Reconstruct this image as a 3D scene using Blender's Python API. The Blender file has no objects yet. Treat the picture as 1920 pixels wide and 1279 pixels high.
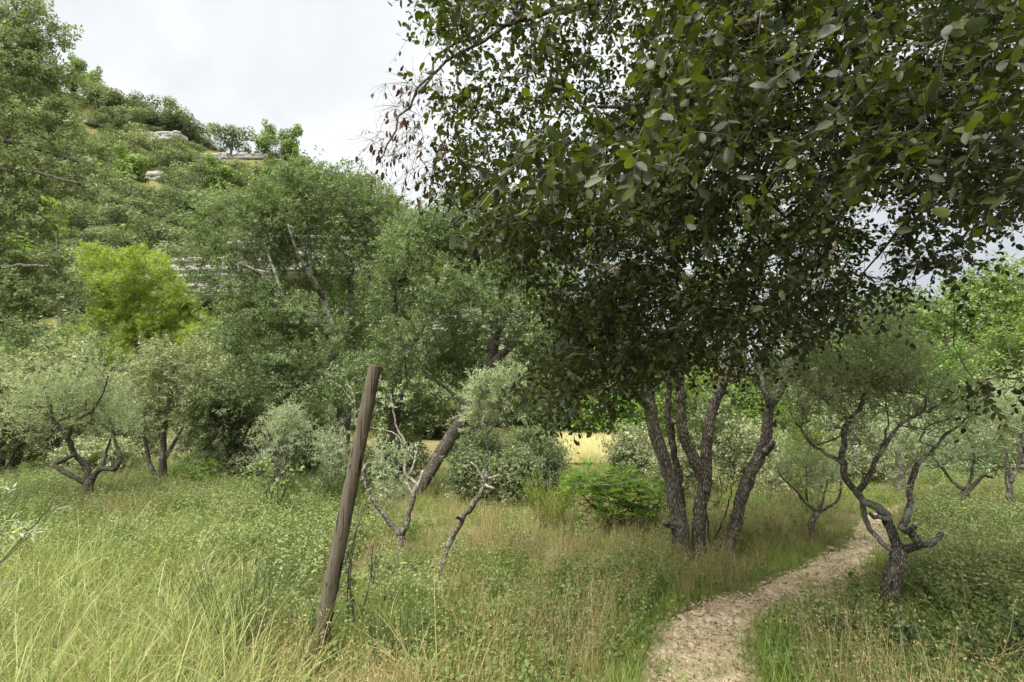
import bpy, math
import numpy as np
from mathutils import Matrix, Vector
R = math.radians
rng = np.random.default_rng(7)
SC = bpy.context.scene
COL = SC.collection

# ------------------------------------------------------------------ camera
F_PX, CX, CY = 960.0, 960.0, 639.5
PITCH, CAM_H = R(8.3), 1.6
cam_data = bpy.data.cameras.new('camera'); cam = bpy.data.objects.new('camera', cam_data); COL.objects.link(cam)
cam.location = (0, 0, CAM_H); cam.rotation_euler = (R(90) + PITCH, 0, 0)
cam_data.sensor_width = 36.0; cam_data.lens = 36.0 * F_PX / 1920.0
cam_data.clip_start = 0.05; cam_data.clip_end = 3000
SC.camera = cam

# ------------------------------------------------------------------ sky (bright overcast), sun, exposure
SUN_EL, SUN_AZ = 62.0, 222.0          # azimuth: clockwise from +Y
w = bpy.data.worlds.new('World'); SC.world = w; w.use_nodes = True
nt = w.node_tree; nt.nodes.clear()
def N(t, **k):
    n = nt.nodes.new(t)
    for a, b in k.items(): setattr(n, a, b)
    return n
L = lambda a, b: nt.links.new(a, b)
out = N('ShaderNodeOutputWorld'); bg = N('ShaderNodeBackground'); bg.inputs['Strength'].default_value = 0.1
sky = N('ShaderNodeTexSky', sky_type='NISHITA'); sky.sun_disc = False
sky.sun_elevation = R(SUN_EL); sky.sun_rotation = R(SUN_AZ)
tc = N('ShaderNodeTexCoord'); sep = N('ShaderNodeSeparateXYZ'); L(tc.outputs['Generated'], sep.inputs[0])
zc = N('ShaderNodeMath', operation='MAXIMUM'); L(sep.outputs['Z'], zc.inputs[0]); zc.inputs[1].default_value = 0.0
zd = N('ShaderNodeMath', operation='ADD'); L(zc.outputs[0], zd.inputs[0]); zd.inputs[1].default_value = 0.22
dv = N('ShaderNodeVectorMath', operation='DIVIDE'); L(tc.outputs['Generated'], dv.inputs[0])
cmb = N('ShaderNodeCombineXYZ'); [L(zd.outputs[0], cmb.inputs[i]) for i in range(3)]; L(cmb.outputs[0], dv.inputs[1])
no = N('ShaderNodeTexNoise'); no.inputs['Scale'].default_value = 1.25; no.inputs['Detail'].default_value = 6; no.inputs['Roughness'].default_value = 0.5
no.inputs['Distortion'].default_value = 0.35
L(dv.outputs[0], no.inputs['Vector'])
rp = N('ShaderNodeValToRGB'); L(no.outputs['Fac'], rp.inputs[0])
rp.color_ramp.elements[0].position = 0.42; rp.color_ramp.elements[0].color = (0.64, 0.67, 0.685, 1)
rp.color_ramp.elements[1].position = 0.68; rp.color_ramp.elements[1].color = (0.99, 1.0, 0.99, 1)
# CIE overcast luminance: (1 + 2 sin e) / 3
cie = N('ShaderNodeMath', operation='MULTIPLY_ADD'); L(zc.outputs[0], cie.inputs[0]); cie.inputs[1].default_value = 0.95; cie.inputs[2].default_value = 1.04
sc1 = N('ShaderNodeVectorMath', operation='SCALE'); L(rp.outputs[0], sc1.inputs[0]); L(cie.outputs[0], sc1.inputs['Scale'])
mx = N('ShaderNodeMix', data_type='RGBA'); mx.inputs['Factor'].default_value = 0.975
L(sky.outputs[0], mx.inputs['A']); L(sc1.outputs[0], mx.inputs['B'])
L(mx.outputs['Result'], bg.inputs['Color']); L(bg.outputs[0], out.inputs[0])
sd = bpy.data.lights.new('sun', 'SUN'); sd.energy = 1.5; sd.angle = R(60); sd.color = (1.0, 0.95, 0.86)
so = bpy.data.objects.new('sun', sd); COL.objects.link(so)
sv = Vector((math.sin(R(SUN_AZ)) * math.cos(R(SUN_EL)), math.cos(R(SUN_AZ)) * math.cos(R(SUN_EL)), math.sin(R(SUN_EL))))
so.rotation_euler = sv.to_track_quat('Z', 'Y').to_euler()
vs = SC.view_settings; vs.view_transform = 'Standard'; vs.look = 'None'; vs.gamma = 1; vs.exposure = 2.95
SC.cycles.max_bounces = 7; SC.cycles.diffuse_bounces = 4; SC.cycles.glossy_bounces = 2; SC.cycles.transmission_bounces = 4
SC.cycles.caustics_reflective = False; SC.cycles.caustics_refractive = False

# ------------------------------------------------------------------ maths
FW = np.array([0, math.cos(PITCH), math.sin(PITCH)]); UP = np.array([0, -math.sin(PITCH), math.cos(PITCH)]); RT = np.array([1.0, 0, 0])
def ray(px, py):
    return ((px - CX) / F_PX) * RT + ((CY - py) / F_PX) * UP + FW
def P(px, py, depth):                     # point whose forward distance is depth
    d = ray(px, py); return np.array([0, 0, CAM_H]) + d * (depth / d[1])
def gz(x, y):                             # gentle relief of the ground
    return 0.05*np.sin(x*.7+1.3)*np.sin(y*.55+.4) + 0.03*np.sin(x*1.9+y*1.3) + 0.015*np.sin(x*4.1-y*3.3)
def G(px, py):                            # ground point under a pixel
    d = ray(px, py); t = -CAM_H / d[2]; p = d * t
    return np.array([p[0], p[1], float(gz(p[0], p[1]))])
def project(p):
    v = np.asarray(p) - np.array([0, 0, CAM_H]); z = v @ FW
    return CX + F_PX * (v @ RT) / z, CY - F_PX * (v @ UP) / z, z
def nrm(v): return v / np.maximum(np.linalg.norm(v, axis=-1, keepdims=True), 1e-9)
def ss(a, b, x): t = np.clip((x - a) / (b - a), 0, 1); return t * t * (3 - 2 * t)

# ------------------------------------------------------------------ materials
class M:
    def __init__(s, name):
        s.m = bpy.data.materials.new(name); s.m.use_nodes = True; s.t = s.m.node_tree; s.t.nodes.clear()
        s.out = s.n('ShaderNodeOutputMaterial')
    def n(s, t, ins=None, **k):
        n = s.t.nodes.new(t)
        for a, b in k.items(): setattr(n, a, b)
        for a, b in (ins or {}).items():
            if isinstance(b, bpy.types.NodeSocket): s.t.links.new(b, n.inputs[a])
            else: n.inputs[a].default_value = b
        return n
    def ramp(s, fac, stops):
        r = s.n('ShaderNodeValToRGB', {0: fac}); e = r.color_ramp.elements
        while len(e) < len(stops): e.new(0.5)
        for q, (p, c) in zip(e, stops): q.position = p; q.color = (*c, 1)
        return r.outputs[0]
    def noise(s, scale, detail=4, vec=None, rough=.55):
        i = {'Scale': scale, 'Detail': detail, 'Roughness': rough}
        if vec is not None: i['Vector'] = vec
        return s.n('ShaderNodeTexNoise', i).outputs['Fac']
    def math(s, op, a, b, c=0.0): return s.n('ShaderNodeMath', {0: a, 1: b, 2: c}, operation=op).outputs[0]

def leafmat(name, cols, trans=0.35, rough=0.5, spec=0.35, tcol=(1.25, 1.35, .6), objvar=0.0):
    """cols: dark -> light leaf colours picked by the leaf's own random value"""
    m = M(name); a = m.n('ShaderNodeAttribute', attribute_name='rnd').outputs['Fac']
    c = m.n('ShaderNodeAttribute', attribute_name='clump').outputs['Fac']
    f = m.math('ADD', m.math('MULTIPLY', a, .55), m.math('MULTIPLY', c, .45))
    if objvar:
        oi = m.n('ShaderNodeObjectInfo').outputs['Random']
        f = m.math('ADD', m.math('MULTIPLY', f, 1 - objvar), m.math('MULTIPLY', oi, objvar))
    n = len(cols); col = m.ramp(f, [(.12 + .76 * i / (n - 1), q) for i, q in enumerate(cols)])
    p = m.n('ShaderNodeBsdfPrincipled', {'Base Color': col, 'Roughness': rough, 'Specular IOR Level': spec})
    tm = m.n('ShaderNodeVectorMath', {0: col, 1: tcol}, operation='MULTIPLY').outputs[0]
    t = m.n('ShaderNodeBsdfTranslucent', {'Color': tm})
    x = m.n('ShaderNodeMixShader', {0: trans, 1: p.outputs[0], 2: t.outputs[0]})
    m.t.links.new(x.outputs[0], m.out.inputs[0]); return m.m

def barkmat(name, dark, mid, pale, lichen=.5, scale=14, bump=.6, lichcol=(.33, .35, .30)):
    m = M(name); tc = m.n('ShaderNodeTexCoord').outputs['Object']
    mp = m.n('ShaderNodeMapping', {'Vector': tc, 'Scale': (1, 1, .3)}).outputs[0]
    n1 = m.noise(scale * 2, 8, mp, .65)
    v = m.n('ShaderNodeTexVoronoi', {'Vector': mp, 'Scale': scale * 3.2}, feature='DISTANCE_TO_EDGE').outputs['Distance']
    v2 = m.math('MINIMUM', m.math('MULTIPLY', v, 3.2), 1.0)
    h = m.math('MULTIPLY', m.math('ADD', n1, v2), .5)
    col = m.ramp(h, [(.25, dark), (.55, mid), (.85, pale)])
    l = m.noise(7, 5, tc, .6)
    lf = m.ramp(l, [(.62 - lichen * .2, (0, 0, 0)), (.72 - lichen * .2, (1, 1, 1))])
    lf = m.math('MULTIPLY', m.n('ShaderNodeRGBToBW', {0: lf}).outputs[0], .75)
    c = m.n('ShaderNodeMix', {'Factor': lf, 'A': col, 'B': (*lichcol, 1)}, data_type='RGBA').outputs['Result']
    b = m.n('ShaderNodeBump', {'Strength': bump, 'Distance': .03, 'Height': h}).outputs[0]
    p = m.n('ShaderNodeBsdfPrincipled', {'Base Color': c, 'Roughness': .9, 'Specular IOR Level': .15, 'Normal': b})
    m.t.links.new(p.outputs[0], m.out.inputs[0]); return m.m

MAT = {}
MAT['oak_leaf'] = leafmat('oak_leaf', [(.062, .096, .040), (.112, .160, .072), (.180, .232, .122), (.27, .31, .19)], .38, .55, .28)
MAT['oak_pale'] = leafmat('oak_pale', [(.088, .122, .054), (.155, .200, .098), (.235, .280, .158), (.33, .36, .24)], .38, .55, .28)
MAT['oak_near'] = leafmat('oak_near', [(.016, .023, .010), (.024, .035, .013), (.036, .048, .016), (.056, .069, .019), (.088, .098, .026)], .3, .45, .3, (1.7, 1.9, .35))  # shade under the thick crown is put into these dark leaf colours
MAT['sumac'] = leafmat('sumac', [(.070, .155, .018), (.125, .245, .030), (.19, .32, .045), (.27, .38, .07)], .42, .45, .3, (1.3, 1.4, .5))
MAT['seedling'] = leafmat('seedling', [(.040, .070, .026), (.070, .110, .040), (.110, .150, .055)], .3, .4, .4)
MAT['dead_leaf'] = leafmat('dead_leaf', [(.05, .026, .016), (.08, .042, .026), (.11, .06, .035)], .15, .7, .2, (1.2, .9, .6))
MAT['olive_leaf'] = leafmat('olive_leaf', [(.20, .245, .16), (.31, .365, .26), (.43, .48, .37), (.54, .58, .48)], .45, .5, .35)
MAT['pine_leaf'] = leafmat('pine_leaf', [(.100, .165, .030), (.195, .285, .050), (.315, .405, .075), (.45, .51, .12)], .30, .5, .25, (1.2, 1.2, .5))
MAT['pine_far'] = leafmat('pine_far', [(.11, .17, .045), (.18, .26, .07), (.26, .33, .10)], .3, .6, .2, objvar=.2)
MAT['bright_leaf'] = leafmat('bright_leaf', [(.065, .110, .028), (.120, .185, .048), (.180, .250, .075), (.25, .31, .12)], .4, .45, .35, (1.3, 1.4, .5))
MAT['vivid_leaf'] = leafmat('vivid_leaf', [(.055, .115, .020), (.100, .190, .034), (.155, .260, .050), (.22, .32, .075)], .4, .4, .35, (1.3, 1.4, .5))
MAT['shrub_leaf'] = leafmat('shrub_leaf', [(.15, .18, .085), (.24, .275, .145), (.34, .365, .22), (.43, .44, .30)], .28, .6, .3)
MAT['hill_leaf'] = leafmat('hill_leaf', [(.080, .112, .058), (.138, .178, .090), (.20, .24, .13), (.27, .295, .17)], .28, .6, .2, objvar=.45)
MAT['rush_stem'] = leafmat('rush_stem', [(.045, .085, .030), (.080, .135, .045), (.125, .175, .06), (.20, .23, .09)], .2, .5, .3)
MAT['grass_green'] = leafmat('grass_green', [(.075, .140, .024), (.135, .220, .040), (.215, .295, .070), (.34, .36, .13)], .35, .55, .25, (1.2, 1.2, .6), .3)
MAT['grass_dry'] = leafmat('grass_dry', [(.17, .15, .06), (.27, .23, .10), (.37, .31, .155), (.48, .41, .23)], .3, .6, .2, (1.1, 1.1, .8), .25)
MAT['grass_long'] = leafmat('grass_long', [(.105, .165, .035), (.200, .260, .070), (.320, .350, .130), (.43, .40, .20)], .35, .5, .3, (1.15, 1.15, .7), .2)
MAT['grass_meadow'] = leafmat('grass_meadow', [(.48, .45, .22), (.60, .56, .31), (.68, .64, .38)], .3, .6, .2, (1.1, 1.1, .7), .2)
MAT['groundcover'] = leafmat('groundcover', [(.13, .175, .058), (.19, .24, .09), (.255, .30, .13), (.33, .355, .185)], .3, .6, .25, objvar=.3)
MAT['herb'] = leafmat('herb', [(.08, .13, .03), (.14, .20, .05), (.21, .27, .09)], .35, .5, .3, objvar=.3)
MAT['flower'] = leafmat('flower', [(.55, .42, .04), (.65, .55, .08), (.65, .62, .45)], .3, .6, .2, (1, 1, 1))
MAT['litter'] = leafmat('litter', [(.13, .08, .045), (.24, .165, .10), (.36, .27, .17)], .1, .8, .1)
MAT['bark_oak'] = barkmat('bark_oak', (.045, .040, .032), (.135, .120, .098), (.25, .23, .195), .15, lichcol=(.25, .255, .215))
MAT['bark_oak_pale'] = barkmat('bark_oak_pale', (.05, .045, .036), (.13, .12, .10), (.24, .23, .20), .7, lichcol=(.28, .31, .25))
MAT['bark_olive'] = barkmat('bark_olive', (.048, .042, .034), (.155, .138, .112), (.32, .295, .25), .45, 20, .7, (.33, .345, .30))
MAT['bark_dead'] = barkmat('bark_dead', (.16, .14, .11), (.36, .32, .27), (.60, .55, .48), .2, 20, .4)
MAT['twig'] = barkmat('twig', (.035, .030, .022), (.075, .065, .05), (.13, .12, .10), .3, 30, .2)
MAT['twig_pale'] = barkmat('twig_pale', (.09, .08, .06), (.18, .165, .13), (.30, .28, .23), .3, 30, .2)

def groundmat(name, stops, s=1.2, stony=.0):
    m = M(name); g = m.n('ShaderNodeNewGeometry').outputs['Position']
    a = m.noise(s, 8, g, .65); b = m.noise(22, 6, g, .7)
    f = m.math('ADD', m.math('MULTIPLY', a, .55), m.math('MULTIPLY', b, .45))
    col = m.ramp(f, stops)
    h = m.math('ADD', b, m.noise(70, 3, g, .6))
    bp = m.n('ShaderNodeBump', {'Strength': .8, 'Distance': .03, 'Height': h}).outputs[0]
    p = m.n('ShaderNodeBsdfPrincipled', {'Base Color': col, 'Roughness': .95, 'Specular IOR Level': .1, 'Normal': bp})
    m.t.links.new(p.outputs[0], m.out.inputs[0]); return m.m
MAT['soil'] = groundmat('soil', [(.3, (.075, .062, .030)), (.5, (.15, .135, .062)), (.7, (.25, .21, .12))])
MAT['path'] = groundmat('path', [(.3, (.23, .175, .105)), (.5, (.39, .32, .205)), (.7, (.52, .45, .31))], 2.2)
MAT['hillside'] = groundmat('hillside', [(.3, (.06, .075, .026)), (.45, (.11, .115, .04)), (.56, (.19, .155, .06)), (.68, (.24, .15, .075))], .12)
MAT['meadow'] = groundmat('meadow', [(.3, (.40, .35, .15)), (.7, (.56, .49, .25))], .6)
def stonemat(name, cols, s=6):
    m = M(name); g = m.n('ShaderNodeNewGeometry').outputs['Position']; oi = m.n('ShaderNodeObjectInfo').outputs['Random']
    a = m.noise(s, 7, g, .65)
    f = m.math('ADD', m.math('MULTIPLY', a, .85), m.math('MULTIPLY', oi, .15))
    col = m.ramp(f, [(.25 + .45 * i / (len(cols) - 1), c) for i, c in enumerate(cols)])
    bp = m.n('ShaderNodeBump', {'Strength': .5, 'Distance': .05, 'Height': m.noise(s * 4, 6, g, .7)}).outputs[0]
    p = m.n('ShaderNodeBsdfPrincipled', {'Base Color': col, 'Roughness': .9, 'Specular IOR Level': .15, 'Normal': bp})
    m.t.links.new(p.outputs[0], m.out.inputs[0]); return m.m
MAT['limestone'] = stonemat('limestone', [(.20, .20, .195), (.28, .28, .275), (.36, .357, .348), (.37, .32, .25)], .9)
MAT['pebble'] = stonemat('pebble', [(.25, .19, .12), (.36, .29, .19), (.46, .39, .27), (.54, .48, .38)], 9)
def postmat():
    m = M('post_wood'); tc = m.n('ShaderNodeTexCoord').outputs['Object']
    mp = m.n('ShaderNodeMapping', {'Vector': tc, 'Scale': (30, 30, 1.2)}).outputs[0]
    mp2 = m.n('ShaderNodeMapping', {'Vector': tc, 'Scale': (90, 90, 2.5)}).outputs[0]
    g = m.noise(1.0, 8, mp, .7); c = m.noise(1.0, 5, mp2, .7); b = m.noise(3, 4, tc, .6)
    f = m.math('ADD', m.math('ADD', m.math('MULTIPLY', g, .45), m.math('MULTIPLY', c, .25)), m.math('MULTIPLY', b, .3))
    col = m.ramp(f, [(.34, (.040, .032, .022)), (.48, (.095, .080, .058)), (.66, (.165, .145, .108))])
    mp3 = m.n('ShaderNodeMapping', {'Vector': tc, 'Scale': (55, 55, .9)}).outputs[0]
    ck = m.ramp(m.noise(1.0, 3, mp3, .5), [(.36, (.12, .12, .12)), (.41, (1, 1, 1))])
    kn = m.n('ShaderNodeTexVoronoi', {'Vector': m.n('ShaderNodeMapping', {'Vector': tc, 'Scale': (16, 16, 7)}).outputs[0], 'Scale': 1.0}).outputs['Distance']
    kc = m.ramp(kn, [(.07, (.25, .22, .2)), (.16, (1, 1, 1))])
    lich = m.ramp(m.noise(9, 6, tc, .7), [(.60, (0, 0, 0)), (.70, (1, 1, 1))])
    col = m.n('ShaderNodeMix', {'Factor': m.math('MULTIPLY', m.n('ShaderNodeRGBToBW', {0: lich}).outputs[0], .45), 'A': col, 'B': (.20, .21, .17, 1)}, data_type='RGBA').outputs['Result']
    col = m.n('ShaderNodeMix', {'Factor': 1.0, 'A': col, 'B': ck}, data_type='RGBA', blend_type='MULTIPLY').outputs['Result']
    col = m.n('ShaderNodeMix', {'Factor': 1.0, 'A': col, 'B': kc}, data_type='RGBA', blend_type='MULTIPLY').outputs['Result']
    hh = m.math('ADD', m.math('ADD', g, c), m.n('ShaderNodeRGBToBW', {0: ck}).outputs[0])
    bp = m.n('ShaderNodeBump', {'Strength': .8, 'Distance': .008, 'Height': hh}).outputs[0]
    p = m.n('ShaderNodeBsdfPrincipled', {'Base Color': col, 'Roughness': .85, 'Specular IOR Level': .2, 'Normal': bp})
    m.t.links.new(p.outputs[0], m.out.inputs[0]); return m.m
MAT['post_wood'] = postmat()
def plain(name, c, rough=.6, metal=0.):
    m = M(name); f = m.noise(40, 4)
    col = m.ramp(f, [(.3, tuple(x * .75 for x in c)), (.7, c)])
    p = m.n('ShaderNodeBsdfPrincipled', {'Base Color': col, 'Roughness': rough, 'Metallic': metal})
    m.t.links.new(p.outputs[0], m.out.inputs[0]); return m.m
MAT['rotten'] = plain('rotten', (.02, .016, .012), .95)  # near-black colour stands in for the shade inside the knot holes
MAT['wire'] = plain('wire', (.45, .44, .42), .5, .6)
MAT['white_tag'] = plain('white_tag', (.75, .74, .70))

# ------------------------------------------------------------------ mesh + object helpers
def tri_mesh(name, V, T, mat, smooth=False, attrs=None):
    V = np.asarray(V, np.float32); T = np.asarray(T, np.int32)
    me = bpy.data.meshes.new(name); me.vertices.add(len(V)); me.vertices.foreach_set('co', V.ravel())
    me.loops.add(T.size); me.loops.foreach_set('vertex_index', T.ravel())
    me.polygons.add(len(T)); me.polygons.foreach_set('loop_start', np.arange(0, T.size, 3, dtype=np.int32))
    if smooth: me.polygons.foreach_set('use_smooth', np.ones(len(T), bool))
    for k, a in (attrs or {}).items():
        me.attributes.new(k, 'FLOAT', 'POINT').data.foreach_set('value', np.asarray(a, np.float32))
    me.update(calc_edges=True)
    if mat: me.materials.append(mat)
    return me
def tag(o, label=None, cat=None, group=None, kind=None):
    if label: o['label'] = label
    if cat: o['category'] = cat
    if group: o['group'] = group
    if kind: o['kind'] = kind
    return o
def obj(name, me, parent=None, loc=None):
    o = bpy.data.objects.new(name, me); COL.objects.link(o)
    if loc is not None: o.location = loc
    if parent is not None: o.parent = parent
    return o
def thing(name, label, cat, loc=(0, 0, 0), group=None):
    o = bpy.data.objects.new(name, None); COL.objects.link(o); o.location = tuple(float(c) for c in loc); o.empty_display_size = .1
    return tag(o, label, cat, group)
def part(name, root, VT, mat, smooth=False, kind=None, label=None):
    V, T, A = VT if len(VT) == 3 else (*VT, None)
    if len(T) == 0: return None
    off = np.array(root.location)
    p = root.parent
    while p is not None: off = off + np.array(p.location); p = p.parent
    o = obj(name, tri_mesh(name, np.asarray(V) - off, T, mat, smooth, A), root)
    return tag(o, label=label, kind=kind)
def cat_vt(lst):
    V, T, A, n = [], [], {}, 0
    for e in lst:
        v, t = e[0], e[1]; V.append(v); T.append(t + n); n += len(v)
        if len(e) == 3 and e[2]:
            for k, a in e[2].items(): A.setdefault(k, []).append(a)
    if not V: return np.zeros((0, 3)), np.zeros((0, 3), int), {}
    return np.concatenate(V), np.concatenate(T), {k: np.concatenate(a) for k, a in A.items()}

def tube(pts, rad, sides=6, rough=0.0, cap=True, seed=0):
    pts = np.asarray(pts, float); rad = np.broadcast_to(np.asarray(rad, float), (len(pts),))
    d = np.gradient(pts, axis=0); d = nrm(d)
    ref = np.array([0, 0, 1.0]) if abs(d[0][2]) < .9 else np.array([1.0, 0, 0])
    e1 = np.cross(d[0], ref); e1 /= np.linalg.norm(e1); E1 = [e1]
    for i in range(1, len(pts)):
        e = E1[-1] - d[i] * (E1[-1] @ d[i]); E1.append(e / max(np.linalg.norm(e), 1e-9))
    E1 = np.array(E1); E2 = np.cross(d, E1)
    a = np.linspace(0, 2 * np.pi, sides, endpoint=False)
    rr = rad[:, None] * np.ones(sides)
    if rough:
        q = np.random.default_rng(seed); ph = q.uniform(0, 6.3, 6); s = np.arange(len(pts))[:, None]
        rr = rr * (1 + rough * (np.sin(a * 2 + s * .35 + ph[0]) * .5 + np.sin(a * 3 - s * .5 + ph[1]) * .4 + np.sin(s * .8 + ph[2]) * .3 + np.sin(a*5+s*.9+ph[3])*.25) + q.normal(0, rough * .25, rr.shape))
    V = pts[:, None] + rr[..., None] * (np.cos(a)[None, :, None] * E1[:, None] + np.sin(a)[None, :, None] * E2[:, None])
    n = len(pts); i, j = np.meshgrid(np.arange(n - 1), np.arange(sides), indexing='ij'); j2 = (j + 1) % sides
    A_, B_, C_, D_ = i * sides + j, i * sides + j2, (i + 1) * sides + j2, (i + 1) * sides + j
    T = np.concatenate([np.stack([A_, B_, C_], -1).reshape(-1, 3), np.stack([A_, C_, D_], -1).reshape(-1, 3)])
    V = V.reshape(-1, 3)
    if cap:
        V = np.concatenate([V, pts[:1], pts[-1:]]); k = np.arange(sides); k2 = (k + 1) % sides
        T = np.concatenate([T, np.stack([k2, k, np.full(sides, n * sides)], -1), np.stack([(n - 1) * sides + k, (n - 1) * sides + k2, np.full(sides, n * sides + 1)], -1)])
    return V, T
def smooth_line(pts, step, jit=0.0, q=rng):
    """Catmull-Rom through the points, resampled"""
    pts = np.asarray(pts, float); n = len(pts)
    if n == 2: e = np.vstack([2 * pts[0] - pts[1], pts, 2 * pts[1] - pts[0]])
    else: e = np.vstack([2 * pts[0] - pts[1], pts, 2 * pts[-1] - pts[-2]])
    o = []
    for i in range(n - 1):
        a, b, c, d = e[i:i + 4]; k = max(2, int(np.linalg.norm(c - b) / step))
        for t in np.arange(k) / k:
            o.append(.5 * (2 * b + (c - a) * t + (2 * a - 5 * b + 4 * c - d) * t * t + (3 * b - a - 3 * c + d) * t ** 3))
    o.append(pts[-1]); o = np.array(o)
    if jit: o[1:-1] += q.normal(0, jit, (len(o) - 2, 3))
    return o

# leaf templates: (u along, v across, w normal)
DIAMOND = (np.array([[0, 0, 0], [.42, -.5, .07], [1, 0, -.05], [.42, .5, .07]]), np.array([[0, 1, 2], [0, 2, 3]]))
NEEDLE = (np.array([[0, -.5, 0], [0, .5, 0], [1, 0, 0]]), np.array([[0, 1, 2]]))
def oval():
    u = [.0, .10, .35, .68, .90, 1.0]; hw = [0, .26, .48, .47, .25, 0]
    V = [[0, 0, 0]]; mid = []; lf = []; rt = []
    for k in range(1, 5):
        c = -.16 * u[k] ** 2
        mid.append(len(V)); V.append([u[k], 0, c]); lf.append(len(V)); V.append([u[k] + .02, -hw[k], c + .12 * hw[k]]); rt.append(len(V)); V.append([u[k] - .02, hw[k], c + .12 * hw[k]])
    tip = len(V); V.append([1, 0, -.16]); T = []
    T += [[0, mid[0], lf[0]][::-1], [0, rt[0], mid[0]][::-1]]
    for k in range(3):
        T += [[mid[k], lf[k], lf[k + 1]], [mid[k], lf[k + 1], mid[k + 1]], [rt[k], mid[k], mid[k + 1]], [rt[k], mid[k + 1], rt[k + 1]]]
    T += [[mid[3], lf[3], tip], [rt[3], mid[3], tip]]
    return np.array(V, float), np.array(T)
OVAL = oval()
HEX = (np.array([[0, 0, 0], [.25, -.42, .04], [.7, -.42, .0], [1, 0, -.12], [.7, .42, .0], [.25, .42, .04]]), np.array([[0, 1, 2], [0, 2, 3], [0, 3, 4], [0, 4, 5]]))
def leaves(Pp, D, Nn, Ln, Wd, tpl, q=rng, clump=None):
    tv, tt = tpl; n = len(Pp); S = nrm(np.cross(Nn, D)); Nn = np.cross(D, S)
    V = Pp[:, None] + D[:, None] * (Ln[:, None] * tv[:, 0])[..., None] + S[:, None] * (Wd[:, None] * tv[:, 1])[..., None] + Nn[:, None] * (Ln[:, None] * tv[:, 2])[..., None]
    T = (tt[None] + (np.arange(n) * len(tv))[:, None, None]).reshape(-1, 3)
    r = np.repeat(q.random(n), len(tv)); c = np.repeat(q.random(n) if clump is None else clump, len(tv))
    return V.reshape(-1, 3), T, {'rnd': r, 'clump': c}
def shoots(B, D, Ln, nl, leaf, asp=.5, spread=.7, droop=.1, up=.5, ldroop=.0, q=rng, start=.15, var=.3):
    """leafy shoots: leaf positions, directions, normals, length, width, clump value"""
    n = len(B); t = (np.arange(nl)[None] + q.random((n, nl))) / nl * (1 - start) + start
    g = np.array([0, 0, -1.0]); pos = B[:, None] + D[:, None] * (Ln[:, None] * t)[..., None] + g * (droop * Ln[:, None] * t ** 2)[..., None]
    e1 = nrm(np.cross(D, q.normal(size=(n, 3)))); e2 = np.cross(D, e1)
    az = 2.4 * np.arange(nl)[None] + q.random((n, nl)) * .9
    rad = np.cos(az)[..., None] * e1[:, None] + np.sin(az)[..., None] * e2[:, None]
    ld = nrm(D[:, None] * (1 - spread) + rad * spread + q.normal(0, .22, (n, nl, 3)) + g * ldroop)
    no = nrm(np.array([0, 0, 1.0]) * up + D[:, None] * .25 + q.normal(0, .45, (n, nl, 3)))
    sz = leaf * (1 + var * q.uniform(-1, 1, (n, nl)))
    cl = np.repeat(q.random(n), nl)
    return pos.reshape(-1, 3), ld.reshape(-1, 3), no.reshape(-1, 3), sz.ravel(), sz.ravel() * asp * q.uniform(.8, 1.2, n * nl), cl
def twigs(B, D, Ln, r, droop=.1, k=3):
    """three-sided tapering twig tubes, all in one array"""
    n = len(B); t = np.linspace(0, 1, k); g = np.array([0, 0, -1.0])
    c = B[:, None] + D[:, None] * (Ln[:, None] * t)[..., None] + g * (droop * Ln[:, None] * t ** 2)[..., None]
    e1 = nrm(np.cross(D, np.array([.31, .52, .8]))); e2 = np.cross(D, e1); a = np.array([0, 2.1, 4.2])
    rr = (r * (1 - .7 * t))[None, :, None, None] if np.isscalar(r) else (r[:, None] * (1 - .7 * t))[..., None, None]
    V = c[:, :, None] + rr * (np.cos(a)[None, None, :, None] * e1[:, None, None] + np.sin(a)[None, None, :, None] * e2[:, None, None])
    T = []
    for i in range(k - 1):
        for j in range(3):
            j2 = (j + 1) % 3; T += [[i * 3 + j, i * 3 + j2, (i + 1) * 3 + j2], [i * 3 + j, (i + 1) * 3 + j2, (i + 1) * 3 + j]]
    T = np.array(T); return V.reshape(-1, 3), (T[None] + (np.arange(n) * 3 * k)[:, None, None]).reshape(-1, 3)

def lobe_points(lobes, n, q, shell=.45):
    """lobes: (centre, radii); points spread by volume, thicker towards the outside"""
    vol = np.array([np.prod(r) ** .8 for _, r in lobes]); k = q.choice(len(lobes), n, p=vol / vol.sum())
    d = nrm(q.normal(size=(n, 3))); rr = q.random(n) ** shell
    C = np.array([c for c, _ in lobes]); Rr = np.array([r for _, r in lobes])
    return C[k] + d * Rr[k] * rr[:, None], d
def px_lobes(lst, depth, thick=.85):
    o = []
    for l in lst:
        px, py, rx, ry = l[:4]; dp = depth + (l[4] if len(l) > 4 else 0)
        o.append((P(px, py, dp), np.array([rx, (rx + ry) / 2 * thick, ry]) / F_PX * dp))
    return o

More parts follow.
